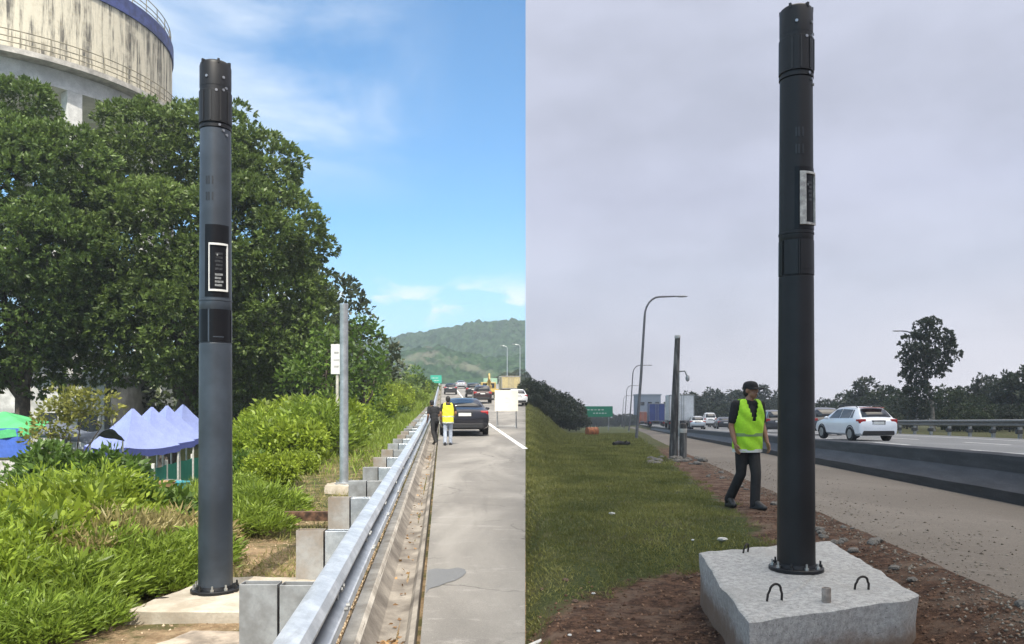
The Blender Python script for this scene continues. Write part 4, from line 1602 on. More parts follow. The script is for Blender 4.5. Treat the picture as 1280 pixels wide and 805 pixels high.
def green_fence():
    A = (160, 25.0); B = (322, 43.0)
    pts = []
    for k in range(11):
        t = k / 10
        Y = A[1] + (B[1] - A[1]) * t
        px = A[0] + (B[0] - A[0]) * (t * A[1] / (A[1] * t + B[1] * (1 - t)) if False else t)
        p = gpt(px, Y)
        p.z = max(p.z, -1.7) + .0
        pts.append(p)
    L = pts[0].copy()
    root = empty('mesh_fence', L, 'low green mesh fence on white posts running past the tents behind the bushes', 'fence')
    n = NT('green_netting').set(.7, 0, .2)
    n.color(n.mix(n.noise(3, 4), (.01, .12, .095), (.03, .26, .20)))
    for k in range(10):
        a, b = pts[k] - L, pts[k + 1] - L
        rings = []
        for i in range(9):
            p = a.lerp(b, i / 8)
            sag = .05 * math.sin(PI * i / 8)
            rings.append([p + Vector((0, .0, .05)), p + Vector((0, .0, 1.12 - sag)), p + Vector((.012, .015, 1.12 - sag)), p + Vector((.012, .015, .05))])
        MB().loft(rings).build('mesh_panel', n.m, root)
    for p in pts:
        q = p - L + Vector((0, -.06, 0))
        MB().box(q + Vector((0, 0, .58)), (.10, .10, 1.40)).build('post', M_WHT, root, bevel=.01)


green_fence()

# ------------------------------------------------------------------ galvanised pole, sign post, rusty channel
gp = gpt(430, 13.6)
gp.z = road_l(13.6) + .02
root = empty('galvanised_pole', gp + Vector((0, 0, .12)), 'slim bare galvanised steel pole standing on a lump of concrete by the guardrail', 'pole')
MB().lathe([(.075, 0), (.074, .4), (.070, 3.02), (.073, 3.03), (.073, 3.06), (.06, 3.06), (.06, 2.95)], 20).build('shaft', M_GALV, root, smooth=True, angle=30)
MB().box((0, 0, .012), (.26, .26, .024)).build('base_plate', M_GALVD, root)
for sx in (-1, 1):
    for sy in (-1, 1):
        MB().tube([(sx * .1, sy * .1, .02), (sx * .1, sy * .1, .07)], .012, 6).build('bolt', M_BOLT, root)
o = rough_slab('concrete_footing', [(gp.x - .28, gp.y - .25), (gp.x + .22, gp.y - .28), (gp.x + .25, gp.y + .25), (gp.x - .25, gp.y + .25)], gp.z - .3, gp.z + .11, M_SLAB, .03, 10)
tag(o, 'rough pale concrete footing under the slim galvanised pole', 'footing')

p0 = gpt(421, 22)
p0.z = max(p0.z, -.6)
root = empty('sign_post', p0, 'white rectangular sign plate on a thin post seen left of the galvanised pole', 'sign', rz=R(4))
zt = CAMZ + .075 * 22 - p0.z
MB().tube([(0, 0, -.4), (0.02, 0, zt)], .04, 10).build('post', pm('sign_post_paint', (.55, .53, .46), .7), root, smooth=True)
pl = MB().box((0.0, -.055, zt - .42), (.30, .02, .82)).build('sign_plate', M_WHT, root, bevel=.004)
for zz in (.18, -.02, -.2):
    MB().box((.0, -.068, zt - .42 + zz), (.16 - abs(zz) * .2, .004, .05)).build('faded_marking', pm('faded_grey_marking', (.42, .42, .40), .7), pl)
# stained steel channel lying on the ground
rc = gpt(382, 9.9); rc.z = road_l(9.9) + .16
mb = MB()
mb.box((rc.x, rc.y, rc.z), (.62, .008, .10)).box((rc.x, rc.y + .05, rc.z + .05), (.62, .1, .008)).box((rc.x, rc.y + .05, rc.z - .05), (.62, .1, .008))
o = mb.build('steel_channel', M_RUST)
tag(o, 'short rusty steel channel lying across the sand behind the second guardrail post', 'channel')


# ------------------------------------------------------------------ vehicles
M_TYRE = pm('tyre_rubber', (.014, .014, .014), .85, var=.1)
M_RIM = pm('alloy_rim', (.42, .43, .44), .35, .7, var=.1)
M_GLASS = pm('dark_car_glass', (.010, .012, .014), .06, 0, var=.02, spec=.8)
M_TAIL = pm('tail_lamp_red', (.35, .012, .015), .2, var=.1, scale=30)
M_PLATE = pm('plate_white', (.62, .62, .60), .5, var=.05)
M_TRIM = pm('black_trim', (.015, .015, .016), .55, var=.1)


def carpaint(name, col, metal=.1):
    return pm(name, col, .28, metal, var=.03, scale=2, coat=.6, spec=.5)


WAGON = dict(L=4.6, W=.885, wb=(.85, 3.6), wr=.325, st=[
    (0, .80, .42, .82, .86, .68), (.05, .86, .30, .90, .94, .72), (.16, .885, .26, 1.0, 1.03, .72), (.62, .885, .24, 1.0, 1.44, .60), (.95, .885, .24, .985, 1.50, .60),
    (1.9, .885, .24, .96, 1.53, .60), (2.55, .885, .24, .95, 1.48, .59), (3.42, .88, .24, .95, 1.00, .74), (4.2, .85, .27, .80, .85, .70), (4.5, .76, .32, .66, .70, .62), (4.6, .62, .40, .56, .60, .52)],
    rear=(2, 3), wind=(6, 7), side=[(3, 4), (4, 5), (5, 6)], lampz=(.90, .16, .20))
SEDAN = dict(L=4.75, W=.93, wb=(1.0, 3.75), wr=.325, st=[
    (0, .84, .42, .80, .83, .72), (.05, .90, .28, .93, .97, .78), (.2, .93, .24, .98, 1.03, .79), (.62, .93, .22, .98, 1.06, .78), (1.28, .93, .22, .98, 1.36, .58), (1.6, .93, .22, .97, 1.42, .58),
    (2.3, .93, .22, .96, 1.44, .58), (2.75, .93, .22, .95, 1.38, .58), (3.5, .92, .22, .94, .99, .76), (4.3, .89, .25, .82, .86, .72), (4.65, .80, .32, .66, .70, .64), (4.75, .66, .40, .56, .60, .54)],
    rear=(3, 4), wind=(7, 8), side=[(4, 5), (5, 6), (6, 7)], lampz=(.88, .22, .15))
SUV = dict(L=4.7, W=.92, wb=(.85, 3.6), wr=.37, st=[
    (0, .84, .48, .9, .94, .72), (.06, .90, .38, 1.02, 1.06, .76), (.15, .92, .34, 1.12, 1.15, .76), (.5, .92, .32, 1.12, 1.66, .66), (.9, .92, .32, 1.1, 1.74, .66),
    (1.9, .92, .32, 1.08, 1.76, .66), (2.6, .92, .32, 1.07, 1.70, .65), (3.35, .91, .32, 1.06, 1.12, .78), (4.25, .88, .34, .95, 1.0, .74), (4.6, .80, .40, .78, .82, .66), (4.7, .66, .46, .66, .70, .56)],
    rear=(2, 3), wind=(6, 7), side=[(3, 4), (4, 5), (5, 6)], lampz=(1.0, .16, .25))


def car_ring(st, L):
    x, w_, zb, zt, zr, wr = st
    x -= L / 2
    tw = w_ * .965
    half = [(0, zb), (w_ * .82, zb), (w_ * .97, zb + .09), (w_, zb + (zt - zb) * .45), (w_ * .995, zb + (zt - zb) * .72), (tw, zt), (wr + (tw - wr) * .10, zt + (zr - zt) * .88), (wr * .88, zr), (wr * .4, zr + .018), (0, zr + .022)]
    return [(x, y, z) for y, z in half] + [(x, -y, z) for y, z in reversed(half[1:-1])]


def car(name, label, loc, rz, sp, paint, cat='car', group=None, roof_rails=False, detail=True):
    L = sp['L']
    root = empty(name, loc, label, cat, group, rz)
    rings = [car_ring(s, L) for s in sp['st']]
    MB().loft(rings).build('body', paint, root, smooth=True, angle=32)

    def P(i, j):
        return Vector(rings[i][j])
    nh = 10
    off = .008
    # side glass between belt (5) and roof edge (6)
    for sgn in (1, -1):
        for i0, i1 in sp['side']:
            def pt(i, f):
                a = Vector(rings[i][5]); b = Vector(rings[i][6])
                q = a.lerp(b, f); q.y = (q.y + off) * sgn
                return q
            a, b = pt(i0, .10), pt(i1, .10)
            c, d = pt(i1, .93), pt(i0, .93)
            if (i0, i1) == sp['side'][0]:
                a = a.lerp(b, .15); d = d.lerp(c, .55)
            if (i0, i1) == sp['side'][-1]:
                # runs forward into the A pillar
                nx = Vector(rings[i1 + 1][5]); b = b.lerp(Vector((nx.x, (nx.y + off) * sgn, nx.z)), .45) + Vector((0, 0, .02))
            ins = .03
            ax = (b - a).normalized() * ins
            mb = MB(); mb.add([a + ax, b - ax, c - ax, d + ax], [(0, 1, 2, 3)] if sgn < 0 else [(3, 2, 1, 0)])
            o_ = mb.build('side_window', M_GLASS, root)
            md = o_.modifiers.new('s', 'SOLIDIFY'); md.thickness = .006; md.offset = 0
    for nm, (i0, i1), lo, hi in (('rear_window', sp['rear'], .10, .90), ('windscreen', sp['wind'], .08, .94)):
        rows = []
        for f in (lo, hi):
            if nm == 'windscreen':
                f = 1 - f
            row = []
            for j, jf in ((7, 1.0), (8, 1), (9, 1), (10, 1), (11, 1)):
                a, b = P(i0, j), P(i1, j)
                q = a.lerp(b, f)
                q.y *= 1.05
                q.z += .012
                q.x += -.012 if nm == 'rear_window' else .012
                row.append(q)
            rows.append(row)
        mb = MB().loft(rows, cap=False, closed=False)
        o_ = mb.build(nm, M_GLASS, root, smooth=True)
        md = o_.modifiers.new('s', 'SOLIDIFY'); md.thickness = .008; md.offset = 0
    lz, lw, lh = sp['lampz']
    w0 = sp['st'][1][1]
    for sgn in (1, -1):
        mb = MB()
        mb.box((-L / 2 + .10, sgn * (w0 - .15), lz), (.16, .30, lh))
        mb.box((-L / 2 + .22, sgn * (w0 - .03), lz + lh * .15), (.26, .08, lh * .6))
        mb.build('tail_lamp', M_TAIL, root, bevel=.03)
        mb = MB().box((L / 2 - .28, sgn * .62, .66), (.2, .3, .12)); mb.build('headlight', pm('headlight_glass', (.6, .62, .64), .15), root, bevel=.03)
        m_ = MB().ell((.62, sgn * (sp['W'] + .09), sp['st'][6][3] + .06), (.06, .10, .07)); m_.build('mirror', paint, root, smooth=True)
    zb = sp['st'][1][2]
    MB().box((-L / 2 + .06, 0, zb + .10), (.13, 1.45, .22)).build('rear_bumper', M_TRIM, root, bevel=.04)
    MB().box((-L / 2 + .03, 0, lz - .06), (.06, .62, .20)).build('plate_recess', M_TRIM, root, bevel=.01)
    MB().box((-L / 2 - .003, 0, lz - .07), (.012, .48, .12)).build('number_plate', M_PLATE, root)
    for xw in sp['wb']:
        for sgn in (1, -1):
            c = Vector((xw - L / 2, sgn * (sp['W'] - .10), sp['wr']))
            mb = MB()
            r_ = sp['wr']
            prof = [(r_ * .6, -.1), (r_ * .97, -.1), (r_, -.07), (r_, .07), (r_ * .97, .112), (r_ * .66, .116)]
            rg = []
            for pr, py in prof:
                rg.append([c + Vector((pr * math.cos(2 * PI * k / 24), sgn * py, pr * math.sin(2 * PI * k / 24))) for k in range(24)])
            wh = empty('wheel', (0, 0, 0)); wh.parent = root; KIDS.setdefault(root.name, []).append(wh)
            mb.loft(rg).build('tyre', M_TYRE, wh, smooth=True)
            mb = MB()
            mb.tube([c + Vector((0, sgn * .10, 0)), c + Vector((0, sgn * .122, 0))], [r_ * .64, r_ * .6], 20)
            for k in range(5):
                a = 2 * PI * k / 5
                mb.box(c + Vector((r_ * .33 * math.cos(a), sgn * .124, r_ * .33 * math.sin(a))), (r_ * .6, .01, .05), rot=Matrix.Rotation(-a, 3, 'Y'))
            mb.build('rim', M_RIM, wh)
            # dark arch lip
            mb = MB()
            mb.tube([c + Vector((math.cos(a) * (r_ + .045), sgn * .088, math.sin(a) * (r_ + .045))) for a in [PI * k / 14 for k in range(15)]], .03, 6)
            mb.build('wheel_arch', M_TRIM, root, smooth=True)
    if roof_rails:
        for sgn in (1, -1):
            mb = MB().tube([(-1.5, sgn * .56, 1.5), (-1.35, sgn * .56, 1.58), (.1, sgn * .56, 1.59), (.25, sgn * .56, 1.5)], .022, 8)
            mb.build('roof_rail', M_TRIM, root, smooth=True)
        MB().box((-L / 2 + .62, 0, 1.50), (.22, 1.05, .03)).build('spoiler', pm('spoiler_red', (.45, .10, .09), .4), root, bevel=.01)
    return root


def lorry(name, label, loc, rz, W, H, Lb, boxm, cabm, group=None, open_rear=False):
    root = empty(name, loc, label, 'lorry', group, rz)
    z0 = 1.05
    MB().box((0, 0, z0 + (H - z0) / 2), (Lb, W, H - z0)).build('cargo_box', boxm, root, bevel=.04)
    xb = -Lb / 2
    for y in (-W / 2 + .05, W / 2 - .05, 0):
        MB().box((xb - .015, y, z0 + (H - z0) / 2), (.05, .07 if y else .05, H - z0 - .06)).build('door_frame', pm('lorry_frame', (.30, .30, .30), .5), root)
    for z in (z0 + .05, H - .06):
        MB().box((xb - .02, 0, z), (.05, W - .04, .09)).build('door_frame', pm('lorry_frame', (.30, .30, .30), .5), root)
    for y in (-.25, .25):
        MB().tube([(xb - .05, y, z0 + .1), (xb - .05, y, H - .1)], .025, 8).build('locking_bar', M_GALVD, root)
    MB().box((.4, 0, .82), (Lb + 1.6, .9, .3)).build('chassis', M_TRIM, root)
    MB().box((xb + .05, 0, .55), (.12, W * .95, .16)).build('rear_bumper', M_TRIM, root)
    for sgn in (1, -1):
        MB().box((xb - .03, sgn * (W / 2 - .22), .78), (.06, .36, .16)).build('tail_lamp', M_TAIL, root)
        MB().box((xb + .35, sgn * (W / 2 - .35), .5), (.03, .5, .6)).build('mud_flap', M_TRIM, root)
    mb = MB()
    cl = Lb / 2 + .25
    prof = [(0, .6), (1.9, .6), (2.0, 1.3), (1.75, 2.5), (1.5, 2.7), (0, 2.7)]
    mb.loft([[(cl + x, y, z) for x, z in prof] for y in (-W / 2 + .08, W / 2 - .08)])
    mb.build('cab', cabm, root, bevel=.06)
    for sgn in (1, -1):
        MB().box((cl + 1.0, sgn * (W / 2 - .07), 2.0), (.9, .03, .7)).build('cab_window', M_GLASS, root)
    for xw in (xb + .9, xb + 2.1, cl + 1.2):
        for sgn in (1, -1):
            c = Vector((xw, sgn * (W / 2 - .2), .5))
            mb = MB().tube([c - Vector((0, .16, 0)), c - Vector((0, .13, 0)), c + Vector((0, .13, 0)), c + Vector((0, .16, 0))], [.42, .5, .5, .42], 22)
            mb.build('wheel', M_TYRE, root, smooth=True, angle=50)
    return root


HR = math.atan2(1, KR)
HL = math.atan2(1, KL)


def on_r(px, Y):
    return Vector(((px - 640) / F * Y, Y, road_r(Y)))


def on_l(px, Y):
    return Vector(((px - 640) / F * Y, Y, road_l(Y)))


car('estate_car', 'white estate car with roof rails driving away in the right lanes', Vector((15.85, 37.2, road_r(37.2) + .02)), R(94), WAGON, carpaint('pearl_white_paint', (.74, .76, .80), 0), roof_rails=True)
car('sedan_car', 'black sedan stopped on the shoulder beside the man in yellow vest', on_l(579, 32.8), HL, SEDAN, carpaint('black_navy_paint', (.010, .010, .016), .2))
car('suv_car', 'dark SUV with pale roof edge partly hidden behind the black pole', on_r(1026, 52), HR - .05, SUV, carpaint('charcoal_paint', (.035, .037, .042), .3))
car('suv_car', 'dark SUV driving between the man in green vest and the black pole', on_r(966, 62), HR, SUV, carpaint('slate_paint', (.05, .052, .06), .3))
car('hatchback_car', 'silver hatchback just ahead of the barrier end next to the white lorry', on_r(870, 93), HR, WAGON, carpaint('silver_paint', (.50, .52, .54), .5))
car('sedan_car', 'dark sedan in the queue left of the man in green vest', on_r(904, 98), HR, SEDAN, carpaint('graphite_paint', (.03, .03, .034), .4))
car('sedan_car', 'grey sedan far away right of the white van', on_r(893, 135), HR, SEDAN, carpaint('mid_grey_paint', (.16, .165, .17), .4))
car('van', 'tall white van far down the right lanes', on_r(886, 118), HR, SUV, carpaint('van_white_paint', (.72, .72, .72), 0), 'van').scale = (1, 1.0, 1.25)
lorry('box_lorry', 'white box lorry with ribbed rear doors behind the old concrete pole', on_r(849, 97), HR, 2.9, 4.1, 7.5, pm('lorry_white_box', (.62, .63, .65), .5, var=.12, scale=1.2), pm('lorry_cab_white', (.6, .6, .6), .4))
lorry('box_lorry', 'blue box lorry far down the road left of the white lorry', on_r(820, 150), HR, 2.9, 4.3, 8, pm('lorry_blue_box', (.035, .055, .20), .5, var=.12, scale=1.2), pm('lorry_cab_blue', (.03, .05, .2), .4))
lorry('box_lorry', 'small red and orange lorry farthest along the right road', on_r(803, 232), HR, 2.5, 3.8, 6, pm('lorry_red_box', (.36, .10, .05), .5, var=.12, scale=1.2), pm('lorry_cab_red', (.4, .06, .04), .4))
# traffic far up the left road
car('hatchback_car', 'dark hatchback climbing the far left road in the leftmost lane', on_l(563, 112), HL, WAGON, carpaint('far_dark_paint', (.02, .02, .024), .3))
car('suv_car', 'dark SUV climbing the far left road above the black sedan roof', on_l(591, 100), HL, SUV, carpaint('far_black_paint', (.012, .012, .014), .3))
car('sedan_car', 'silver sedan highest up the far left road near its crest', on_l(576, 150), HL, SEDAN, carpaint('far_silver_paint', (.45, .46, .48), .4))
car('van', 'dark van in the queue left of the cream board', on_l(602, 82), HL, SUV, carpaint('far_maroon_paint', (.03, .015, .015), .3), 'van')
car('hatchback_car', 'white hatchback waiting right of the cream board', on_l(645, 76), HL, WAGON, carpaint('plain_white_paint', (.72, .73, .74), 0))


def crane_lorry(loc, label, s=1.0):
    root = empty('crane_lorry', loc, label, 'lorry', None, HL)
    ym = pm('construction_yellow', (.42, .31, .10), .5, var=.2, scale=2)
    MB().box((0, 0, 1.15), (4.6, 2.2, .5)).build('flat_bed', ym, root, bevel=.04)
    MB().box((0, 0, .75), (5.4, .8, .3)).build('chassis', M_TRIM, root)
    mb = MB()
    mb.loft([[(2.5 + x, y, z) for x, z in [(0, .6), (1.7, .6), (1.8, 1.3), (1.5, 2.4), (0, 2.4)]] for y in (-1.05, 1.05)])
    mb.build('cab', ym, root, bevel=.06)
    MB().box((2.45, 0, 1.95), (.06, 1.6, .6)).build('cab_window', M_GLASS, root)
    MB().lathe([(.4, 1.4), (.4, 1.9), (.28, 2.0), (.28, 2.6)], 16, (1.2, 0, 0)).build('turret', ym, root, smooth=True)
    MB().tube([(1.2, 0, 2.5), (-.8, .1, 3.4), (-1.9, .1, 2.6)], [.18, .14, .1], 8).build('boom', ym, root, smooth=True)
    MB().box((-2.32, 0, 1.15), (.05, 2.0, .3)).build('tail_board', pm('warning_board', (.6, .45, .1), .5), root)
    for xw in (-1.5, 3.4):
        for sgn in (1, -1):
            c = Vector((xw, sgn * .95, .48))
            MB().tube([c - Vector((0, .15, 0)), c + Vector((0, .15, 0))], .48, 20).build('wheel', M_TYRE, root)
    root.scale = (s, s, s)


crane_lorry(on_l(612, 92), 'yellow crane lorry parked up the left road left of the cream board', .85)
lorry('tipper_lorry', 'yellow lorry with a white top standing behind the cream board', on_l(637, 98), HL, 2.3, 2.6, 4.0, pm('tipper_yellow', (.50, .42, .22), .5, var=.2), pm('tipper_white', (.75, .74, .70), .5))


# cream board on a stand beside the lane line
bp = on_l(633, 37)
root = empty('board_stand', bp, 'blank cream board on a thin two legged stand beside the white lane line', 'board', rz=R(-4))
pl = MB().box((0, 0, 1.30), (1.08, .035, .98)).build('board', pm('cream_board', (.80, .74, .60), .6, var=.06, scale=2), root, bevel=.006)
for zz, wd in ((.12, .02), (-.1, .012)):
    MB().box((.02, -.02, 1.30 + zz), (.16, .004, wd)).build('faint_mark', pm('faint_mark', (.55, .50, .42), .7), pl)
for sx in (-1, 1):
    MB().tube([(sx * .44, .0, 0), (sx * .44, .03, 1.75)], .022, 8).build('leg', M_GALVD, root)
    MB().tube([(sx * .44, .03, 1.4), (sx * .44, .6, 0)], .018, 8).build('brace', M_GALVD, root)
MB().tube([(-.44, .0, .12), (.44, .0, .12)], .02, 8).build('crossbar', M_GALVD, root)


# ------------------------------------------------------------------ road signs, lamps, poles
def road_sign(loc, w_, h, z, label, rz=0.0, col=(.01, .22, .12), pale=False):
    root = empty('road_sign', loc, label, 'road sign', None, rz)
    MB().box((0, 0, z + h / 2), (w_, .08, h)).build('panel', pm('sign_green_%d' % (100 * col[1]), col, .5, var=.08, scale=2), root, bevel=.02)
    mw = pm('sign_white', (.62, .66, .62), .6)
    for k, (cx, cz, a, b) in enumerate(((-.1, .66, .62, .10), (.05, .34, .5, .10))):
        for q in range(5):
            MB().box((w_ * (cx + a * (q / 5 - .4)), -.05, z + h * cz), (w_ * a / 7.5, .02, h * b * (.8 + .3 * (q % 2)))).build('lettering', mw, root)
    for sx in (-.36, .36):
        MB().box((sx * w_, .12, z / 2 + h / 2 - .4), (.16, .16, z + h + .6)).build('post', M_GALVD, root)


x_ = gpt(748, 132)
road_sign(x_, 4.7, 1.75, CAMZ - .016 * 132 - x_.z, 'green road sign with white lettering on two posts beyond the right lawn', R(-6))
x_ = on_l(545, 172); x_.z = ground_z(x_.x, x_.y)
road_sign(x_, 2.4, 1.7, CAMZ + .026 * 172 - x_.z, 'turquoise green road sign on the left verge near the crest of the left road', 0, (.02, .36, .25))
x_ = on_l(613, 215)
road_sign(x_, 3.7, 1.6, CAMZ + .025 * 215 - x_.z, 'pale green road sign above the crest of the left road', 0, (.26, .42, .28))


def street_lamp(loc, H, lean, arm, label, rz=0.0, group='street lamps along the right road'):
    root = empty('street_lamp', loc, label, 'street lamp', group, rz)
    pts = [Vector((0, 0, -.3)), Vector((lean * .5, 0, H * .45)), Vector((lean * .85, 0, H * .86))]
    for k in range(1, 7):
        a = PI / 2 * k / 6
        pts.append(Vector((lean * .85 + 1.1 * (1 - math.cos(a)), 0, H * .86 + (H * .14) * math.sin(a))))
    pts.append(Vector((lean * .85 + 1.1 + arm, 0, H * 1.004)))
    MB().tube(pts, [.115, .10, .085] + [.07] * 6 + [.05], 12).build('pole', pm('lamp_pole_grey', (.17, .17, .18), .6, .3, var=.2), root, smooth=True)
    e = pts[-1]
    MB().ell(e + Vector((.25, 0, -.01)), (.48, .15, .075)).build('lamp_head', pm('lamp_head_grey', (.30, .30, .31), .5), root, smooth=True)
    MB().lathe([(.17, -.02), (.17, .03), (.12, .04)], 16).build('base_plate', M_GALVD, root)
    return root


l0 = gpt(795, 59)
st = street_lamp(l0, CAMZ + .134 * 59 - l0.z, .75, 1.35, 'nearest street lamp leaning right over the lawn with its curved arm')
for px, Y, lab in ((786, 128, 'second street lamp, standing just left of the nearest one'), (780, 196, 'third street lamp, small, beyond the second one at right of the green sign'), (777, 265, 'smallest farthest street lamp beyond the third one')):
    c = copy_tree(st); c.location = gpt(px, Y); c['label'] = lab
lx = gpt(1146, 82)
street_lamp(lx, CAMZ + .091 * 82 - lx.z, .1, .6, 'street lamp half hidden in the tall tree with its head poking out left', PI)
for px, Y, lab in ((634, 200, 'thin pale lamp post beyond the cream board, left of the pair'), (650, 190, 'thin pale lamp post beyond the yellow lorry, right of the pair')):
    p = on_l(px, Y)
    root = empty('lamp_post', p, lab, 'street lamp', 'lamp posts on the far left road')
    MB().tube([(0, 0, -.2), (0, 0, 9), (-.2, 0, 9.4), (-1.3, 0, 9.6)], [.12, .08, .07, .05], 8).build('pole', M_GALV, root, smooth=True)
    MB().ell((-1.5, 0, 9.6), (.4, .13, .07)).build('lamp_head', M_GALVD, root, smooth=True)

# old concrete pole with its stump and bracket
op = gpt(842, 26.5)
root = empty('concrete_pole', op, 'old dark streaked concrete pole with a small bracket standing on rubble in the lawn', 'pole')
n = NT('streaked_pole_concrete').set(.85, 0, .25)
n.color(n.mix(n.ramp(n.noise(7, 6, .7, (1, 1, .15)), .4, .65), (.045, .043, .042), (.17, .165, .155)))
MB().tube([(-.02, 0, -.2), (.05, 0, 2.0), (.13, 0, 4.0)], [.15, .12, .088], 16).build('shaft', n.m, root, smooth=True)
MB().lathe([(.09, 3.98), (.10, 4.0), (.10, 4.06), (.08, 4.09), (.02, 4.1)], 16, (.13, 0, 0)).build('cap', pm('pole_cap_light', (.45, .45, .44), .7), root, smooth=True)
br = MB().tube([(.1, -.02, 2.88), (.36, -.05, 2.9), (.44, -.06, 2.72)], .028, 8).build('bracket', M_GALVD, root, smooth=True)
MB().ell((.45, -.06, 2.66), (.07, .07, .11)).build('sensor', pm('sensor_grey', (.35, .36, .36), .5), br, smooth=True)
MB().tube([(.14, -.14, .0), (.165, -.13, 2.85)], .018, 6).build('conduit', pm('white_conduit', (.55, .55, .53), .6), root, smooth=True)
sp_ = gpt(854, 26.3)
root = empty('bollard', sp_, 'short weathered grey concrete bollard beside the old concrete pole', 'bollard')
MB().lathe([(.12, -.2), (.12, 1.08), (.11, 1.14), (.06, 1.18), (.01, 1.18)], 16).build('shaft', n.m, root, smooth=True, angle=40)
MB().lathe([(.123, .85), (.126, .86), (.126, .98), (.123, .99)], 16).build('reflective_band', pm('dirty_band', (.40, .39, .36), .6), root, smooth=True, angle=30)


def stone_mesh(seed, mat, name='stone'):
    bm = bmesh.new()
    bmesh.ops.create_icosphere(bm, subdivisions=2, radius=1)
    for v in bm.verts:
        k = 1 + .38 * noise.noise(v.co * 1.3 + Vector((seed * 3.1, 0, 0))) + .12 * noise.noise(v.co * 3.5 + Vector((0, seed, 0)))
        v.co = Vector((v.co.x * k, v.co.y * k * .8, v.co.z * k * .55))
    me = bpy.data.meshes.new(name)
    bm.to_mesh(me); bm.free()
    me.materials.append(mat)
    return me


M_STONE = pm('pale_rubble', (.17, .155, .135), .95, var=.3, scale=3, bump=.5, bscale=12)
M_STONED = pm('brown_clod', (.13, .085, .06), .95, var=.3, scale=3, bump=.6, bscale=12)
SM = [stone_mesh(k, M_STONE) for k in range(3)]
SMD = [stone_mesh(k + 5, M_STONED, 'earth_clod') for k in range(3)]
rs = random.Random(3)
# rubble round the old pole
for k in range(26):
    px, Y = rs.gauss(845, 16), rs.uniform(22.3, 26.4)
    s = rs.uniform(.05, .17)
    o = link('rubble_stone', SM[k % 3])
    o.location = gpt(px, Y, s * .2); o.scale = (s * 1.2, s, s); o.rotation_euler = (0, 0, rs.uniform(0, 6))
    tag(o, 'pale lump of rubble on the mound at the foot of the old concrete pole', 'stone', 'rubble at the old pole')
# stones and clods along the gravel edge and the bare soil
for k in range(46):
    Y = rs.uniform(5, 20) if k % 3 else rs.uniform(6, 10)
    u = gedge(Y) + rs.uniform(-.45, .18)
    x = u + KR * Y
    s = rs.uniform(.012, .05) * (1 + Y * .03)
    o = link('small_stone', SM[k % 3])
    o.location = (x, Y, max(ground_z(x, Y), right_plane(Y) - .02 if u > gedge(Y) else -9) + s * .25); o.scale = (s, s, s); o.rotation_euler = (0, 0, rs.uniform(0, 6))
    tag(o, 'small stone lying along the crumbling edge of the gravel shoulder', 'stone', 'stones along the gravel edge')
for k in range(90):
    Y = rs.uniform(4.35, 7.4)
    x = rs.uniform(.1, 4.0)
    if (1.25 < x < 2.95 and 4.4 < Y < 7.2) or x - KR * Y > gedge(Y) - .05:
        continue
    s = rs.uniform(.010, .035)
    o = link('earth_clod', SMD[k % 3])
    o.location = (x, Y, ground_z(x, Y) + s * .2); o.scale = (s, s, s); o.rotation_euler = (0, 0, rs.uniform(0, 6))
    tag(o, 'brown clod of earth on the bare soil around the concrete block', 'clod', 'clods around the block')


def crumbs(name, label, cat, pts, size, mat, rng):
    N = len(pts)
    base = np.array([[1, 0, 0], [-1, 0, 0], [0, 1, 0], [0, -1, 0], [0, 0, .8], [0, 0, -.8]], np.float32)
    fc = np.array([[0, 2, 4], [2, 1, 4], [1, 3, 4], [3, 0, 4], [2, 0, 5], [1, 2, 5], [3, 1, 5], [0, 3, 5]])
    ang = rng.uniform(0, 6.28, N)
    v = np.repeat(base[None], N, 0) * rng.uniform(.6, 1.3, (N, 6, 1)) * np.asarray(size)[:, None, None]
    c, s_ = np.cos(ang)[:, None], np.sin(ang)[:, None]
    x = v[:, :, 0] * c - v[:, :, 1] * s_; y = v[:, :, 0] * s_ + v[:, :, 1] * c
    v[:, :, 0], v[:, :, 1] = x, y
    v += np.asarray(pts)[:, None, :]
    f = (fc[None] + 6 * np.arange(N)[:, None, None]).reshape(-1, 3)
    me = bpy.data.meshes.new(name)
    me.vertices.add(N * 6); me.vertices.foreach_set('co', v.astype(np.float32).ravel())
    me.loops.add(len(f) * 3); me.loops.foreach_set('vertex_index', f.astype(np.int32).ravel())
    me.polygons.add(len(f)); me.polygons.foreach_set('loop_start', np.arange(len(f), dtype=np.int32) * 3)
    me.update(calc_edges=True)
    a = me.attributes.new('tint', 'FLOAT', 'FACE')
    a.data.foreach_set('value', np.repeat(rng.uniform(0, 1, N), 8).astype(np.float32))
    n = NT(name + '_surface').set(.95, 0, .15)
    n.color(n.mix(n.attr('tint'), mat[0], mat[1]))
    me.materials.append(n.m)
    tag(link(name, me), label, cat, kind='stuff')


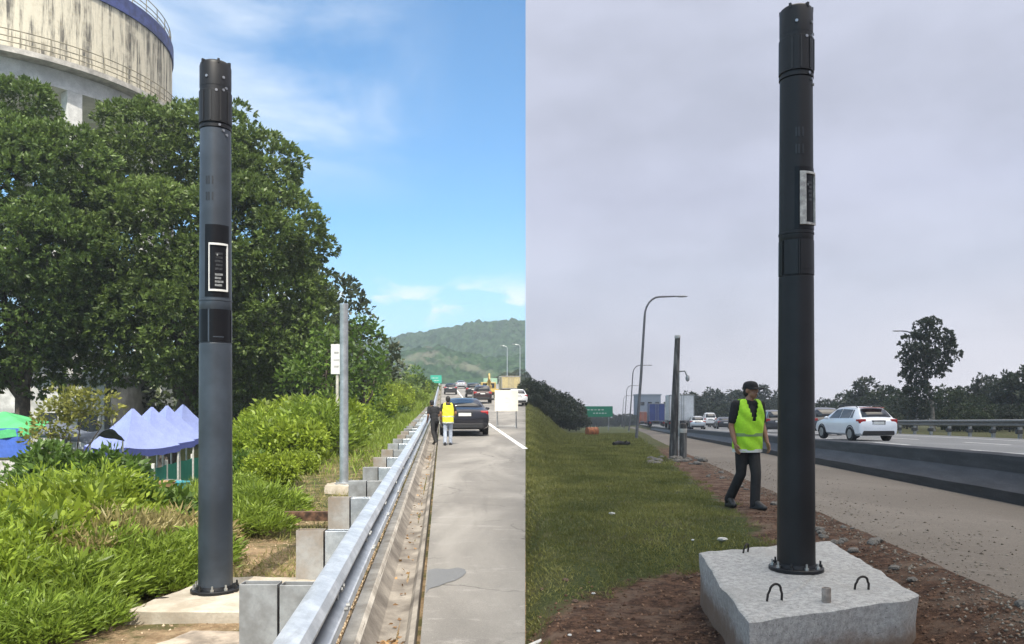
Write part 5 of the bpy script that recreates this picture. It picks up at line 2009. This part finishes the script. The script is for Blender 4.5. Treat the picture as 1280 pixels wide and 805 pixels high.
rng = np.random.default_rng(77)
pts, sz = [], []
for _ in range(9000):
    Y = 4.3 + 9 * random.random() ** 1.6
    x = random.uniform(.0, KR * Y + 2.6)
    u = x - KR * Y
    d = max(1 - sst(.8, 1.3, math.hypot((x - 2.1) / 2.0, (Y - 5.1) / 2.4)), sst(1.1, 2.0, u), 1 - sst(4.6, 5.6, Y - .12 * x))
    if d < .35 + .3 * random.random() or u > gedge(Y) + .1:
        continue
    pts.append((x, Y, ground_z(x, Y) + .003)); sz.append(.004 + .016 * random.random() ** 3)
crumbs('soil_crumbs', 'loose brown crumbs of soil round the concrete block', 'soil', pts, sz, ((.055, .030, .02), (.24, .15, .10)), rng)
pts, sz = [], []
for k in range(4200):
    Y = 4.6 + 20 * random.random() ** 1.8
    e = gedge(Y)
    u = e + (random.gauss(.02, .14) if k % 2 else abs(random.gauss(0, .9)))
    if u > UB0 - .05:
        continue
    x = u + KR * Y
    t = sst(0, .5, u - e)
    z = ground_z(x, Y) if u < e else (ground_z(x, Y) - .012) * (1 - t) + right_plane(Y) * t
    pts.append((x, Y, max(z, ground_z(x, Y)) + .002)); sz.append((.004 + .013 * random.random() ** 3) * (1 + Y * .02))
crumbs('loose_gravel', 'loose gravel strewn over the shoulder and along its crumbling edge', 'gravel', pts, sz, ((.08, .065, .05), (.27, .235, .19)), rng)
pts, sz = [], []
for _ in range(5000):
    Y = 4.8 + 9 * random.random() ** 1.5
    u = random.choice((-random.uniform(.67, 3.2), random.gauss(-.7, .05)))
    x = u + KL * Y
    if (-2.85 < x < -1.5 and 5.8 < Y < 7.05) or (-2.4 < x < -1.65 and 5.1 < Y < 5.6):
        continue
    pts.append((x, Y, ground_z(x, Y) + .003)); sz.append(.004 + .016 * random.random() ** 3)
crumbs('sand_crumbs', 'loose sandy crumbs scattered between the slab and the guardrail kerb', 'sand', pts, sz, ((.22, .15, .09), (.52, .41, .28)), rng)
# litter on the lawn
M_LIT = pm('white_litter', (.50, .50, .48), .8, var=.1)
for px, py, s, lab in ((765, 644, .05, 'crumpled white scrap of litter in the middle of the lawn'), (866, 676, .025, 'tiny white scrap on the soil left of the concrete block'), (903, 677, .06, 'pale crumpled bag at the back corner of the concrete block'),
                       (742, 743, .022, 'white pebble like scrap on the soil edge at the lawn front'), (748, 790, .02, 'white speck of litter on the bare soil at the bottom'), (712, 795, .02, 'small pale scrap on the bare soil near the picture bottom'), (1132, 580, .05, 'white scrap stuck on the dark barrier top')):
    Y = 1.35 / ((py - 505) / F)
    for _ in range(6):
        x = (px - 640) / F * Y
        zz = ground_z(x, Y)
        Y = (CAMZ - zz) / ((py - 505) / F)
    x = (px - 640) / F * Y
    if py == 580:
        Y = 16.6; x = (px - 640) / F * Y; zz = right_plane(Y) + .44
    me = stone_mesh(s * 900, M_LIT, 'litter')
    o = link('litter', me)
    o.location = (x, Y, zz + s * .4); o.scale = (s * .8, s * .7, s * .7)
    tag(o, lab, 'litter')
# white batten lying at the split of lawn and soil
Y = 5.62
mb = MB().box((0, 0, 0), (.035, .34, .02))
o = mb.build('white_batten', M_LIT, bevel=.004)
o.location = (.165, Y, ground_z(.165, Y) + .015); o.rotation_euler = (0, 0, R(-35))
tag(o, 'short white batten lying where the lawn meets the brown soil at left', 'batten')
# orange drum lying in the lawn and a dark log
dp = gpt(740, 78)
root = empty('orange_drum', dp, 'weathered orange drum lying on its side at the far end of the lawn', 'drum', rz=R(20))
mo = pm('rusty_orange', (.42, .15, .06), .8, var=.4, scale=3)
MB().tube([(-.55, 0, .42), (-.52, 0, .42), (0, 0, .42), (.52, 0, .42), (.55, 0, .42)], [.36, .42, .42, .42, .36], 22).build('shell', mo, root, smooth=True, angle=50)
for x in (-.2, .2, -.52, .52):
    MB().tube([(x - .025, 0, .42), (x + .025, 0, .42)], .445, 22).build('hoop', pm('drum_hoop', (.30, .12, .06), .8), root)
lp = gpt(777, 41, .12)
mb = MB().tube([(-.45, -.3, 0), (-.15, -.05, .05), (.15, .1, .0), (.45, .35, .03)], [.10, .13, .12, .08], 10).tube([(.1, .08, .02), (.25, -.05, .16)], [.05, .03], 6)
o = mb.build('log', pm('charred_log', (.022, .022, .022), .9, var=.3), smooth=True)
o.location = lp
tag(o, 'dark crooked log lying in the grass in front of the nearest street lamp', 'log')

# far warehouse
root = empty('warehouse', (55.5, 335, road_r(335)), 'pale blue grey warehouse at the far end of the right road behind the blue lorry', 'building')
MB().box((1, 0, 6), (9, 14, 12)).build('wall', pm('warehouse_blue', (.25, .29, .36), .8), root)
MB().box((1, 0, 12.2), (9.6, 14.6, .5)).build('roof', pm('warehouse_roof', (.35, .37, .42), .7), root)
for k in range(3):
    MB().box((-2 + 3 * k, -7.05, 8.5), (1.6, .2, 1.4)).build('window', M_GLASS, root)

# ------------------------------------------------------------------ trees of the right side (shared meshes, copied)
def unit_tree(seed, kind, mat, n_per=2600):
    rng = np.random.default_rng(seed)
    lobes = []
    if kind == 'round':
        for k in range(6):
            a = rng.uniform(0, 6.28)
            lobes.append((np.array([math.cos(a) * .17, math.sin(a) * .17, rng.uniform(.42, .78)]), np.array([.19, .19, .17]) * rng.uniform(.8, 1.15)))
        lobes.append((np.array([0, 0, .62]), np.array([.22, .22, .25])))
        lobes.append((np.array([.02, 0, .36]), np.array([.26, .24, .2])))
    elif kind == 'tall':
        for k in range(7):
            a = rng.uniform(0, 6.28)
            lobes.append((np.array([math.cos(a) * .12, math.sin(a) * .12, .45 + .075 * k]), np.array([.13, .13, .10]) * rng.uniform(.8, 1.2)))
    else:
        for k in range(8):
            a = rng.uniform(0, 6.28)
            lobes.append((np.array([math.cos(a) * .32, math.sin(a) * .3, rng.uniform(.22, .62)]), np.array([.26, .26, .24]) * rng.uniform(.7, 1.2)))
        lobes.append((np.array([0, 0, .45]), np.array([.34, .34, .40])))
    P, A, T = crown_points(lobes, rng, 75, .055, 14, .3)
    crown = leaf_mesh('crown', P, A, np.full(len(P), .058), np.full(len(P), .036), mat, rng, False, T)
    mb = MB()
    mb.tube([(0, 0, -.06), (.005, 0, .2), (-.01, 0, .5), (.01, 0, .8)], [.028, .02, .014, .004], 8)
    for l in lobes[:5]:
        mb.tube([(0, 0, .28), Vector(tuple(l[0])) * .7 + Vector((0, 0, .08)), Vector(tuple(l[0]))], [.012, .008, .003], 6)
    tmp = mb.build('trunk', M_BARK, None, smooth=True)
    tm = tmp.data
    bpy.data.objects.remove(tmp)
    return crown, tm


UT = {('round', 0): unit_tree(101, 'round', L_GREY), ('round', 1): unit_tree(102, 'round', L_FAR), ('tall', 0): unit_tree(103, 'tall', L_GREY), ('bushy', 0): unit_tree(104, 'bushy', L_FAR), ('bushy', 1): unit_tree(105, 'bushy', L_GREY)}


def far_tree(px, top, Y, kind, var, label, group, sx=1.0, left=False):
    x = (px - 640) / F * Y
    z = ground_z(x, Y)
    H = (CAMZ - (top - 505) / F * Y - z) / .97
    cr, tm = UT[(kind, var)]
    root = empty('background_tree', (x, Y, z), label, 'tree', group, random.uniform(0, 6.28))
    root.scale = (H * sx, H * sx, H)
    link('crown', cr, root)
    link('trunk', tm, root)


lab_l = 'dark tree in the clump where the right lawn ends at its left'
for px, top, Y, kd, v, sx in ((663, 470, 88, 'bushy', 1, .9), (676, 473, 95, 'round', 0, 1.1), (668, 490, 80, 'bushy', 1, 1.0), (691, 482, 100, 'bushy', 1, 1.0), (704, 487, 108, 'round', 0, 1.2), (683, 500, 84, 'bushy', 1, 1.2), (712, 496, 118, 'bushy', 1, .9),
                           (700, 508, 96, 'bushy', 1, 1.3), (720, 512, 124, 'bushy', 1, 1.2), (655, 480, 100, 'bushy', 1, 1.1)):
    if px < 658:
        continue
    far_tree(px, top, Y, kd, v, lab_l, 'dark trees left of the green sign', sx)
lab_r = 'dull tree in the hedge line behind the far guardrail right of the tall tree'
for px, top, Y, kd, v, sx in ((1186, 476, 92, 'bushy', 0, .9), (1205, 478, 98, 'round', 0, 1.1), (1222, 488, 90, 'bushy', 0, 1.0), (1238, 464, 96, 'round', 0, .8), (1256, 482, 92, 'bushy', 1, .9), (1272, 458, 88, 'round', 0, 1.0), (1290, 462, 86, 'tall', 0, 1.3),
                           (1200, 500, 78, 'bushy', 0, 1.3), (1232, 502, 76, 'bushy', 0, 1.3), (1262, 503, 74, 'bushy', 1, 1.3), (1292, 498, 74, 'bushy', 0, 1.2), (1215, 508, 72, 'bushy', 0, 1.3)):
    far_tree(px, top, Y, kd, v, lab_r, 'trees right of the tall tree', sx)
lab_m = 'hazy tree in the far row between the black pole and the tall tree'
for px, top, Y, kd, v, sx in ((1018, 500, 140, 'bushy', 0, 1.0), (1034, 496, 138, 'round', 0, 1.0), (1050, 498, 130, 'bushy', 0, 1.0), (1064, 486, 134, 'round', 1, 1.0), (1080, 478, 128, 'tall', 0, 1.4), (1094, 484, 120, 'bushy', 0, .9), (1110, 480, 118, 'round', 1, 1.0), (1122, 488, 112, 'bushy', 0, 1.0), (1134, 494, 104, 'bushy', 1, 1.0),
                           (1042, 510, 115, 'bushy', 0, 1.4), (1076, 508, 110, 'bushy', 0, 1.4), (1108, 508, 100, 'bushy', 0, 1.4), (1020, 512, 118, 'bushy', 0, 1.3)):
    far_tree(px, top, Y, kd, v, lab_m, 'far trees between the black pole and the tall tree', sx)
lab_h = 'misty tree in the farthest row behind the queue of cars'
for k, px in enumerate(range(856, 1006, 9)):
    top = 494 + 7 * math.sin(px * .21) + 5 * math.sin(px * .9)
    far_tree(px, top, 200 + 20 * math.sin(px), ('bushy', 'round', 'tall')[k % 3], 0, lab_h, 'misty far trees behind the traffic', (1.2, 1.1, 1.5)[k % 3])
for k, px in enumerate(range(722, 812, 8)):
    far_tree(px, 517 + 3 * math.sin(px * 1.3), 330 + 10 * math.sin(px), ('bushy', 'round')[k % 2], 0, 'low misty tree on the skyline behind the green road sign', 'misty skyline trees behind the green sign', 1.5)
# trees either side of the far left road
for k, (px, top, Y) in enumerate(((622, 470, 232), (632, 462, 238), (642, 466, 226), (650, 458, 236), (610, 476, 245), (640, 476, 212), (651, 472, 200), (630, 480, 222), (600, 478, 255), (648, 484, 150))):
    far_tree(px, top, Y, ('round', 'bushy')[k % 2], 1 if k % 2 == 0 else 0, 'dark green tree right of the far left road below the hill', 'trees right of the far left road', 1.0 if k != 9 else .8)
for k, (px, top, Y) in enumerate(((474, 462, 120), (486, 458, 150), (500, 464, 170), (512, 466, 180), (524, 470, 190), (534, 476, 205), (505, 474, 130), (520, 478, 150), (542, 480, 218), (462, 456, 90))):
    far_tree(px, top, Y, ('round', 'bushy')[k % 2], 1 if k % 2 == 0 else 0, 'dark green tree left of the far left road below the hill', 'trees left of the far left road', 1.0)

# the tall tree behind the far guardrail
px_tree('tall_tree', 'tall solitary dark tree with clumpy crown behind the far guardrail', 'tree', None, gpt(1166, 78),
        [(1159, 414, 13, 0), (1141, 432, 12, .4), (1175, 424, 11, 0), (1186, 441, 9, .5), (1152, 440, 13, -.5), (1134, 447, 7, 0), (1170, 444, 11, .4), (1190, 436, 5, .4), (1147, 460, 12, 0), (1166, 466, 9, .3), (1180, 456, 7, 0), (1138, 474, 9, 0), (1146, 488, 11, 0), (1136, 502, 12, 0), (1152, 510, 12, 0)],
        78, None, 6.5, .42, 16, .26, .15, .24, 91, L_GREY, bark=M_BARKP, dz=.9, inner=.15, fork=.45, puff=(.55, 75, 2.0))


# ------------------------------------------------------------------ people
M_SKIN = pm('brown_skin', (.27, .14, .085), .5, var=.12, scale=12, spec=.35)
M_BLKCL = pm('black_cotton', (.014, .014, .016), .9, var=.3, scale=14, bump=.3, bscale=50)
M_BLKTR = pm('black_trouser_cloth', (.011, .011, .012), .85, var=.3, scale=14, bump=.3, bscale=50)
M_JEAN = pm('pale_jean_cloth', (.42, .47, .56), .9, var=.25, scale=10, bump=.3, bscale=60)
M_HAIR = pm('black_hair', (.010, .009, .008), .6, var=.3, scale=60)
M_SHOE = pm('black_shoe', (.012, .012, .012), .5, var=.2)
M_VGREEN = pm('lime_vest_cloth', (.33, .64, .025), .85, var=.10, scale=5, bump=.35, bscale=18, dist=.02)
M_VYEL = pm('yellow_vest_cloth', (.80, .76, .04), .8, var=.12, scale=10, bump=.35, bscale=18, dist=.02)
M_REFL = pm('reflective_tape', (.55, .58, .56), .4, .2, var=.1)
M_REFLD = pm('grey_green_tape', (.16, .25, .10), .5, .1, var=.1)


def human(label, loc, rz, J, vox, head_turn=0.0, sleeve=.65, cloth_top=M_BLKCL, cloth_leg=M_BLKTR, vest=None, tape=None, cap=False, s=1.0, head_tilt=0.0):
    """one continuous body from joints J (metres, figure faces -Y), clothes as shells of their own"""
    root = empty('person', loc, label, 'person', None, rz)
    root.scale = (s, s, s)
    V = Vector
    hd, nk, ch, pv = V(J['head']), V(J['neck']), V(J['chest']), V(J['pelvis'])
    hm = Matrix.Rotation(head_turn, 3, 'Z') @ Matrix.Rotation(head_tilt, 3, 'X')
    b = MB()
    H = lambda v: hd + hm @ V(v)
    b.ell(hd + hm @ V((0, .012, .025)), (.076, .094, .098), 18, 12, hm)
    b.ell(H((0, -.022, -.045)), (.058, .066, .068), 14, 9, hm)
    b.ell(H((0, -.05, -.088)), (.030, .026, .022), 10, 7, hm)
    b.ell(H((0, -.096, -.012)), (.013, .022, .022), 8, 6, hm)
    b.capsule(H((0, -.084, .03)), H((0, -.102, -.012)), .009, .013, 8)
    b.ell(H((0, -.082, .038)), (.052, .014, .012), 12, 6, hm)
    b.ell(H((0, -.084, -.052)), (.024, .012, .008), 10, 6, hm)
    for sx in (-1, 1):
        b.ell(H((sx * .077, .015, -.005)), (.012, .022, .032), 8, 6, hm)
    b.capsule(nk - V((0, 0, .05)), hd + V((0, .012, -.06)), .056, .054)
    b.capsule(ch, nk - V((0, 0, .08)), .10, .06)
    b.ell(ch, (.145, .10, .17), 16, 10)
    b.capsule(ch, pv, .105, .11)
    for sd in ('l', 'r'):
        sh, el, wr = V(J['sh_' + sd]), V(J['el_' + sd]), V(J['wr_' + sd])
        hp, kn, an, toe = V(J['hip_' + sd]), V(J['kn_' + sd]), V(J['an_' + sd]), V(J['toe_' + sd])
        b.capsule(nk - V((0, 0, .09)), sh, .05, .052)
        b.capsule(sh, el, .050, .040)
        b.capsule(el, el.lerp(wr, .35), .040, .040)
        b.capsule(el.lerp(wr, .35), wr, .040, .027)
        d = (wr - el).normalized()
        side = V((1 if wr.x > pv.x else -1, 0, 0))
        fw = V((0, -1, 0))
        fw = (fw - d * fw.dot(d)).normalized()
        lat = d.cross(fw).normalized()
        pc = wr + d * .055
        rotm = Matrix((lat, fw, d)).transposed()
        b.ell(pc, (.017, .042, .052), 12, 8, rotm)
        inn = -lat if (lat.x > 0) == (wr.x > pv.x) else lat
        for k, (o_, ln) in enumerate(((-.032, .066), (-.011, .078), (.011, .074), (.032, .058))):
            k0 = pc + d * .040 - fw * o_
            k1 = k0 + d * ln * .45 + inn * .008
            k2 = k1 + d * ln * .40 + inn * .022
            b.capsule(k0 - d * .015, k1, .0095, .009, 8)
            b.capsule(k1, k2, .009, .0075, 8)
        t0 = pc - d * .02 + fw * .034
        t1 = t0 + d * .035 + fw * .022 + inn * .010
        t2 = t1 + d * .028 + fw * .004 + inn * .012
        b.capsule(t0, t1, .012, .011, 8); b.capsule(t1, t2, .011, .008, 8)
        b.capsule(pv + (hp - pv) * .6, hp, .09, .08)
        b.capsule(hp, kn, .072, .048)
        b.capsule(kn, kn.lerp(an, .35), .048, .048)
        b.capsule(kn.lerp(an, .35), an, .048, .033)
        b.capsule(an + V((0, 0, -.02)), an.lerp(toe, .6) + V((0, 0, .01)), .030, .02)
    body = remesh_build(b, 'body', M_SKIN, root, vox, 3)
    for sx in (-1, 1):
        MB().ell(H((sx * .031, -.083, .014)), (.011, .008, .006), 10, 6, hm).build('eye', pm('eye_dark', (.03, .02, .018), .25), root, smooth=True)
    MB().ell(H((0, -.0935, -.052)), (.022, .006, .0035), 10, 6, hm).build('mouth', pm('lip_brown', (.16, .06, .05), .5), root, smooth=True)
    # hair shell over the skull
    h = MB()
    h.ell(H((0, .024, .036)), (.082, .095, .096), 18, 12, hm)
    h.ell(H((0, .05, -.02)), (.074, .066, .075), 16, 9, hm)
    hair = remesh_build(h, 'hair', M_HAIR, root, max(vox, .008), 2)
    if cap:
        rings = []
        for z, f in ((.030, 1.0), (.050, 1.01), (.080, .97), (.108, .82), (.126, .5), (.131, .08)):
            rings.append([H((.088 * f * math.cos(a), .012 + .108 * f * math.sin(a), z)) for a in [2 * PI * k / 24 for k in range(24)]])
        c_ = MB().loft(rings)
        c_.build('cap', M_BLKCL, root, smooth=True, angle=50)
        br_ = []
        for k in range(13):
            a = PI + PI * k / 12
            ca, sa = math.cos(a), math.sin(a)
            br_.append([H((.085 * ca, -.02 + .085 * sa, .040)), H((.082 * ca, -.03 + .165 * sa, .034 - .016 * abs(ca))), H((.082 * ca, -.03 + .165 * sa, .026 - .016 * abs(ca))), H((.085 * ca, -.02 + .085 * sa, .034))])
        MB().loft(br_).build('cap_peak', M_BLKCL, root, smooth=True, angle=50)
    # shirt
    t = MB()
    t.capsule(nk - V((0, 0, .075)), nk - V((0, 0, .05)), .072, .066)
    for f in (0, .5, 1):
        c_ = pv.lerp(ch, f * .9 + .1)
        t.ell(c_, (.165 + .012 * f, .118 + .006 * f, .17), 18, 10)
    t.ell(ch + V((0, 0, .07)), (.165, .105, .12), 18, 10)
    for sd in ('l', 'r'):
        sh, el, wr = V(J['sh_' + sd]), V(J['el_' + sd]), V(J['wr_' + sd])
        t.capsule(nk - V((0, 0, .085)), sh, .064, .066)
        t.capsule(sh, sh.lerp(el, min(1, sleeve)), .066, .060)
        if sleeve > 1:
            t.capsule(el, el.lerp(wr, sleeve - 1), .056, .046)
    remesh_build(t, 'shirt', cloth_top, root, max(vox, .011), 5)
    # trousers
    t = MB()
    t.ell(pv, (.162, .118, .11), 18, 9)
    for sd in ('l', 'r'):
        hp, kn, an = V(J['hip_' + sd]), V(J['kn_' + sd]), V(J['an_' + sd])
        t.capsule(hp, kn, .095, .070)
        t.capsule(kn, an + V((0, 0, -.015)), .070, .066)
    remesh_build(t, 'trousers', cloth_leg, root, max(vox, .011), 5)
    for sd in ('l', 'r'):
        an, toe = V(J['an_' + sd]), V(J['toe_' + sd])
        t = MB()
        d = (toe - an); d.z = 0; d = d.normalized()
        zf = min(an.z, toe.z + .04)
        t.capsule(an + V((0, 0, -.01)) - d * .02, V((an.x, an.y, zf - .03)) - d * .03, .05, .05)
        t.capsule(V((an.x, an.y, zf - .03)) - d * .03, V((toe.x, toe.y, toe.z + .036)), .052, .04)
        t.capsule(an.lerp(toe, .3) + V((0, 0, .02)), V((toe.x, toe.y, toe.z + .036)), .045, .036)
        remesh_build(t, 'shoe', M_SHOE, root, max(vox, .011), 4)
    if vest:
        up = (ch - pv)
        kz = [-.10, -.02, .08, .18, .28, .38, .46, .53, .575, .605]
        kx = [.185, .188, .192, .20, .207, .208, .206, .196, .178, .150]
        ky = [.148, .146, .142, .143, .147, .144, .134, .116, .092, .055]
        N = 84
        zs = list(np.linspace(kz[0], kz[-1], 52))
        rings = []
        for z in zs:
            a_, b_ = float(np.interp(z, kz, kx)), float(np.interp(z, kz, ky))
            cx = pv.x + (ch.x - pv.x) * min(1.2, z / max(.05, (ch.z - pv.z)))
            cy = pv.y + (ch.y - pv.y) * min(1.2, z / max(.05, (ch.z - pv.z)))
            rings.append([V((cx + a_ * math.copysign(abs(math.sin(q)) ** .85, math.sin(q)) + .006 * math.sin(q * 7 + z * 20), cy - b_ * math.copysign(abs(math.cos(q)) ** .85, math.cos(q)) + .006 * math.sin(q * 5 + z * 31), pv.z + z)) for q in [2 * PI * k / N for k in range(N)]])
        me_v = [p for r_ in rings for p in r_]
        fs = []
        for i in range(len(zs) - 1):
            for k in range(N):
                q = 2 * PI * (k + .5) / N
                sx, front = math.sin(q), math.cos(q) > 0
                zz = zs[i + 1]
                if zz > .30 and abs(sx) > .97 - .55 * max(0, zz - .30):
                    continue
                if front and abs(sx) < max(0, (zz - .30)) * 1.35:
                    continue
                if not front and zz > .53 and abs(sx) < .42:
                    continue
                k2 = (k + 1) % N
                fs.append((i * N + k, i * N + k2, (i + 1) * N + k2, (i + 1) * N + k))
        m_ = MB(); m_.add(me_v, fs)
        o_ = m_.build('vest', vest, root, smooth=True, angle=60)
        md = o_.modifiers.new('solid', 'SOLIDIFY'); md.thickness = .008; md.offset = 1
        for z in (.13, -.085):
            rg = []
            i = max(j for j in range(len(zs)) if zs[j] <= z)
            f = (z - zs[i]) / (zs[i + 1] - zs[i])
            base = [rings[i][k].lerp(rings[i + 1][k], f) for k in range(N)]
            c_ = sum(base, V()) / N
            out = lambda p, e: V((c_.x + (p.x - c_.x) * e, c_.y + (p.y - c_.y) * e, p.z))
            ring4 = [[out(p, 1.05) + V((0, 0, -.022)) for p in base], [out(p, 1.062) + V((0, 0, -.022)) for p in base], [out(p, 1.062) + V((0, 0, .022)) for p in base], [out(p, 1.05) + V((0, 0, .022)) for p in base], [out(p, 1.05) + V((0, 0, -.022)) for p in base]]
            MB().loft(ring4, cap=False).build('reflective_band', tape if z > 0 else M_REFL, o_, smooth=True, angle=30)
    return root


# man in the lime vest (viewer's right arm is his left)
J1 = dict(head=(.085, -.02, 1.585), neck=(.06, 0, 1.47), chest=(.05, .0, 1.22), pelvis=(.05, .02, .86),
          sh_r=(-.135, .0, 1.395), el_r=(-.185, .03, 1.10), wr_r=(-.175, -.05, .88), sh_l=(.235, .0, 1.395), el_l=(.285, .03, 1.11), wr_l=(.30, -.06, .89),
          hip_r=(-.035, .02, .84), kn_r=(-.045, .02, .46), an_r=(-.13, .19, .11), toe_r=(-.15, .02, .0),
          hip_l=(.13, .02, .84), kn_l=(.09, -.13, .47), an_l=(.05, -.17, .085), toe_l=(.08, -.35, .0))
p = gpt(931, 10.83)
human('man in lime green vest, black cap and black clothes walking beside the black pole', p, R(14), J1, .0075, head_turn=R(24), vest=M_VGREEN, tape=M_REFLD, cap=True, sleeve=.72)

# man in the yellow vest, seen from behind, on the left road
J2 = dict(head=(0, -.03, 1.60), neck=(0, 0, 1.48), chest=(0, 0, 1.22), pelvis=(0, .02, .88),
          sh_r=(-.19, 0, 1.40), el_r=(-.27, .06, 1.13), wr_r=(-.20, -.12, 1.0), sh_l=(.19, 0, 1.40), el_l=(.26, .05, 1.12), wr_l=(.24, -.05, .90),
          hip_r=(-.085, .02, .86), kn_r=(-.09, -.07, .47), an_r=(-.09, -.12, .09), toe_r=(-.11, -.29, 0),
          hip_l=(.085, .02, .86), kn_l=(.10, .02, .46), an_l=(.11, .16, .10), toe_l=(.12, .0, .0))
p = on_l(560, 25.6)
human('man in yellow vest and pale jeans seen from behind beside the black sedan', p, R(186), J2, .011, vest=M_VYEL, tape=M_REFL, cloth_leg=M_JEAN, s=.91)
# man in black stepping over the drain by the guardrail
J3 = dict(head=(0.03, -.16, 1.52), neck=(.02, -.10, 1.42), chest=(.01, -.05, 1.17), pelvis=(0, .03, .86),
          sh_r=(-.17, -.07, 1.34), el_r=(-.22, -.05, 1.07), wr_r=(-.18, -.2, .90), sh_l=(.19, -.07, 1.34), el_l=(.25, -.02, 1.08), wr_l=(.20, -.18, .88),
          hip_r=(-.085, .02, .84), kn_r=(-.13, -.16, .48), an_r=(-.15, -.12, .09), toe_r=(-.17, -.29, 0),
          hip_l=(.085, .02, .84), kn_l=(.13, .12, .46), an_l=(.16, .38, .12), toe_l=(.17, .22, .0))
p = on_l(543, 27.4); p.z -= .08
human('man in black clothes stepping along the drain beside the guardrail', p, R(215), J3, .011, cloth_top=M_BLKCL, sleeve=.7, s=.92)

# ------------------------------------------------------------------ air
mb = MB().box((-105, 417, 44), (910, 936, 118))
n = bpy.data.materials.new('air')
n.use_nodes = True
nt = n.node_tree
nt.nodes.clear()
out = nt.nodes.new('ShaderNodeOutputMaterial')
pv_ = nt.nodes.new('ShaderNodeVolumePrincipled')
pv_.inputs['Color'].default_value = (.80, .89, 1.0, 1)
pv_.inputs['Density'].default_value = .0006
pv_.inputs['Anisotropy'].default_value = .25
nt.links.new(pv_.outputs[0], out.inputs['Volume'])
hz_o = mb.build('haze', n)
hz_o['kind'] = 'stuff'
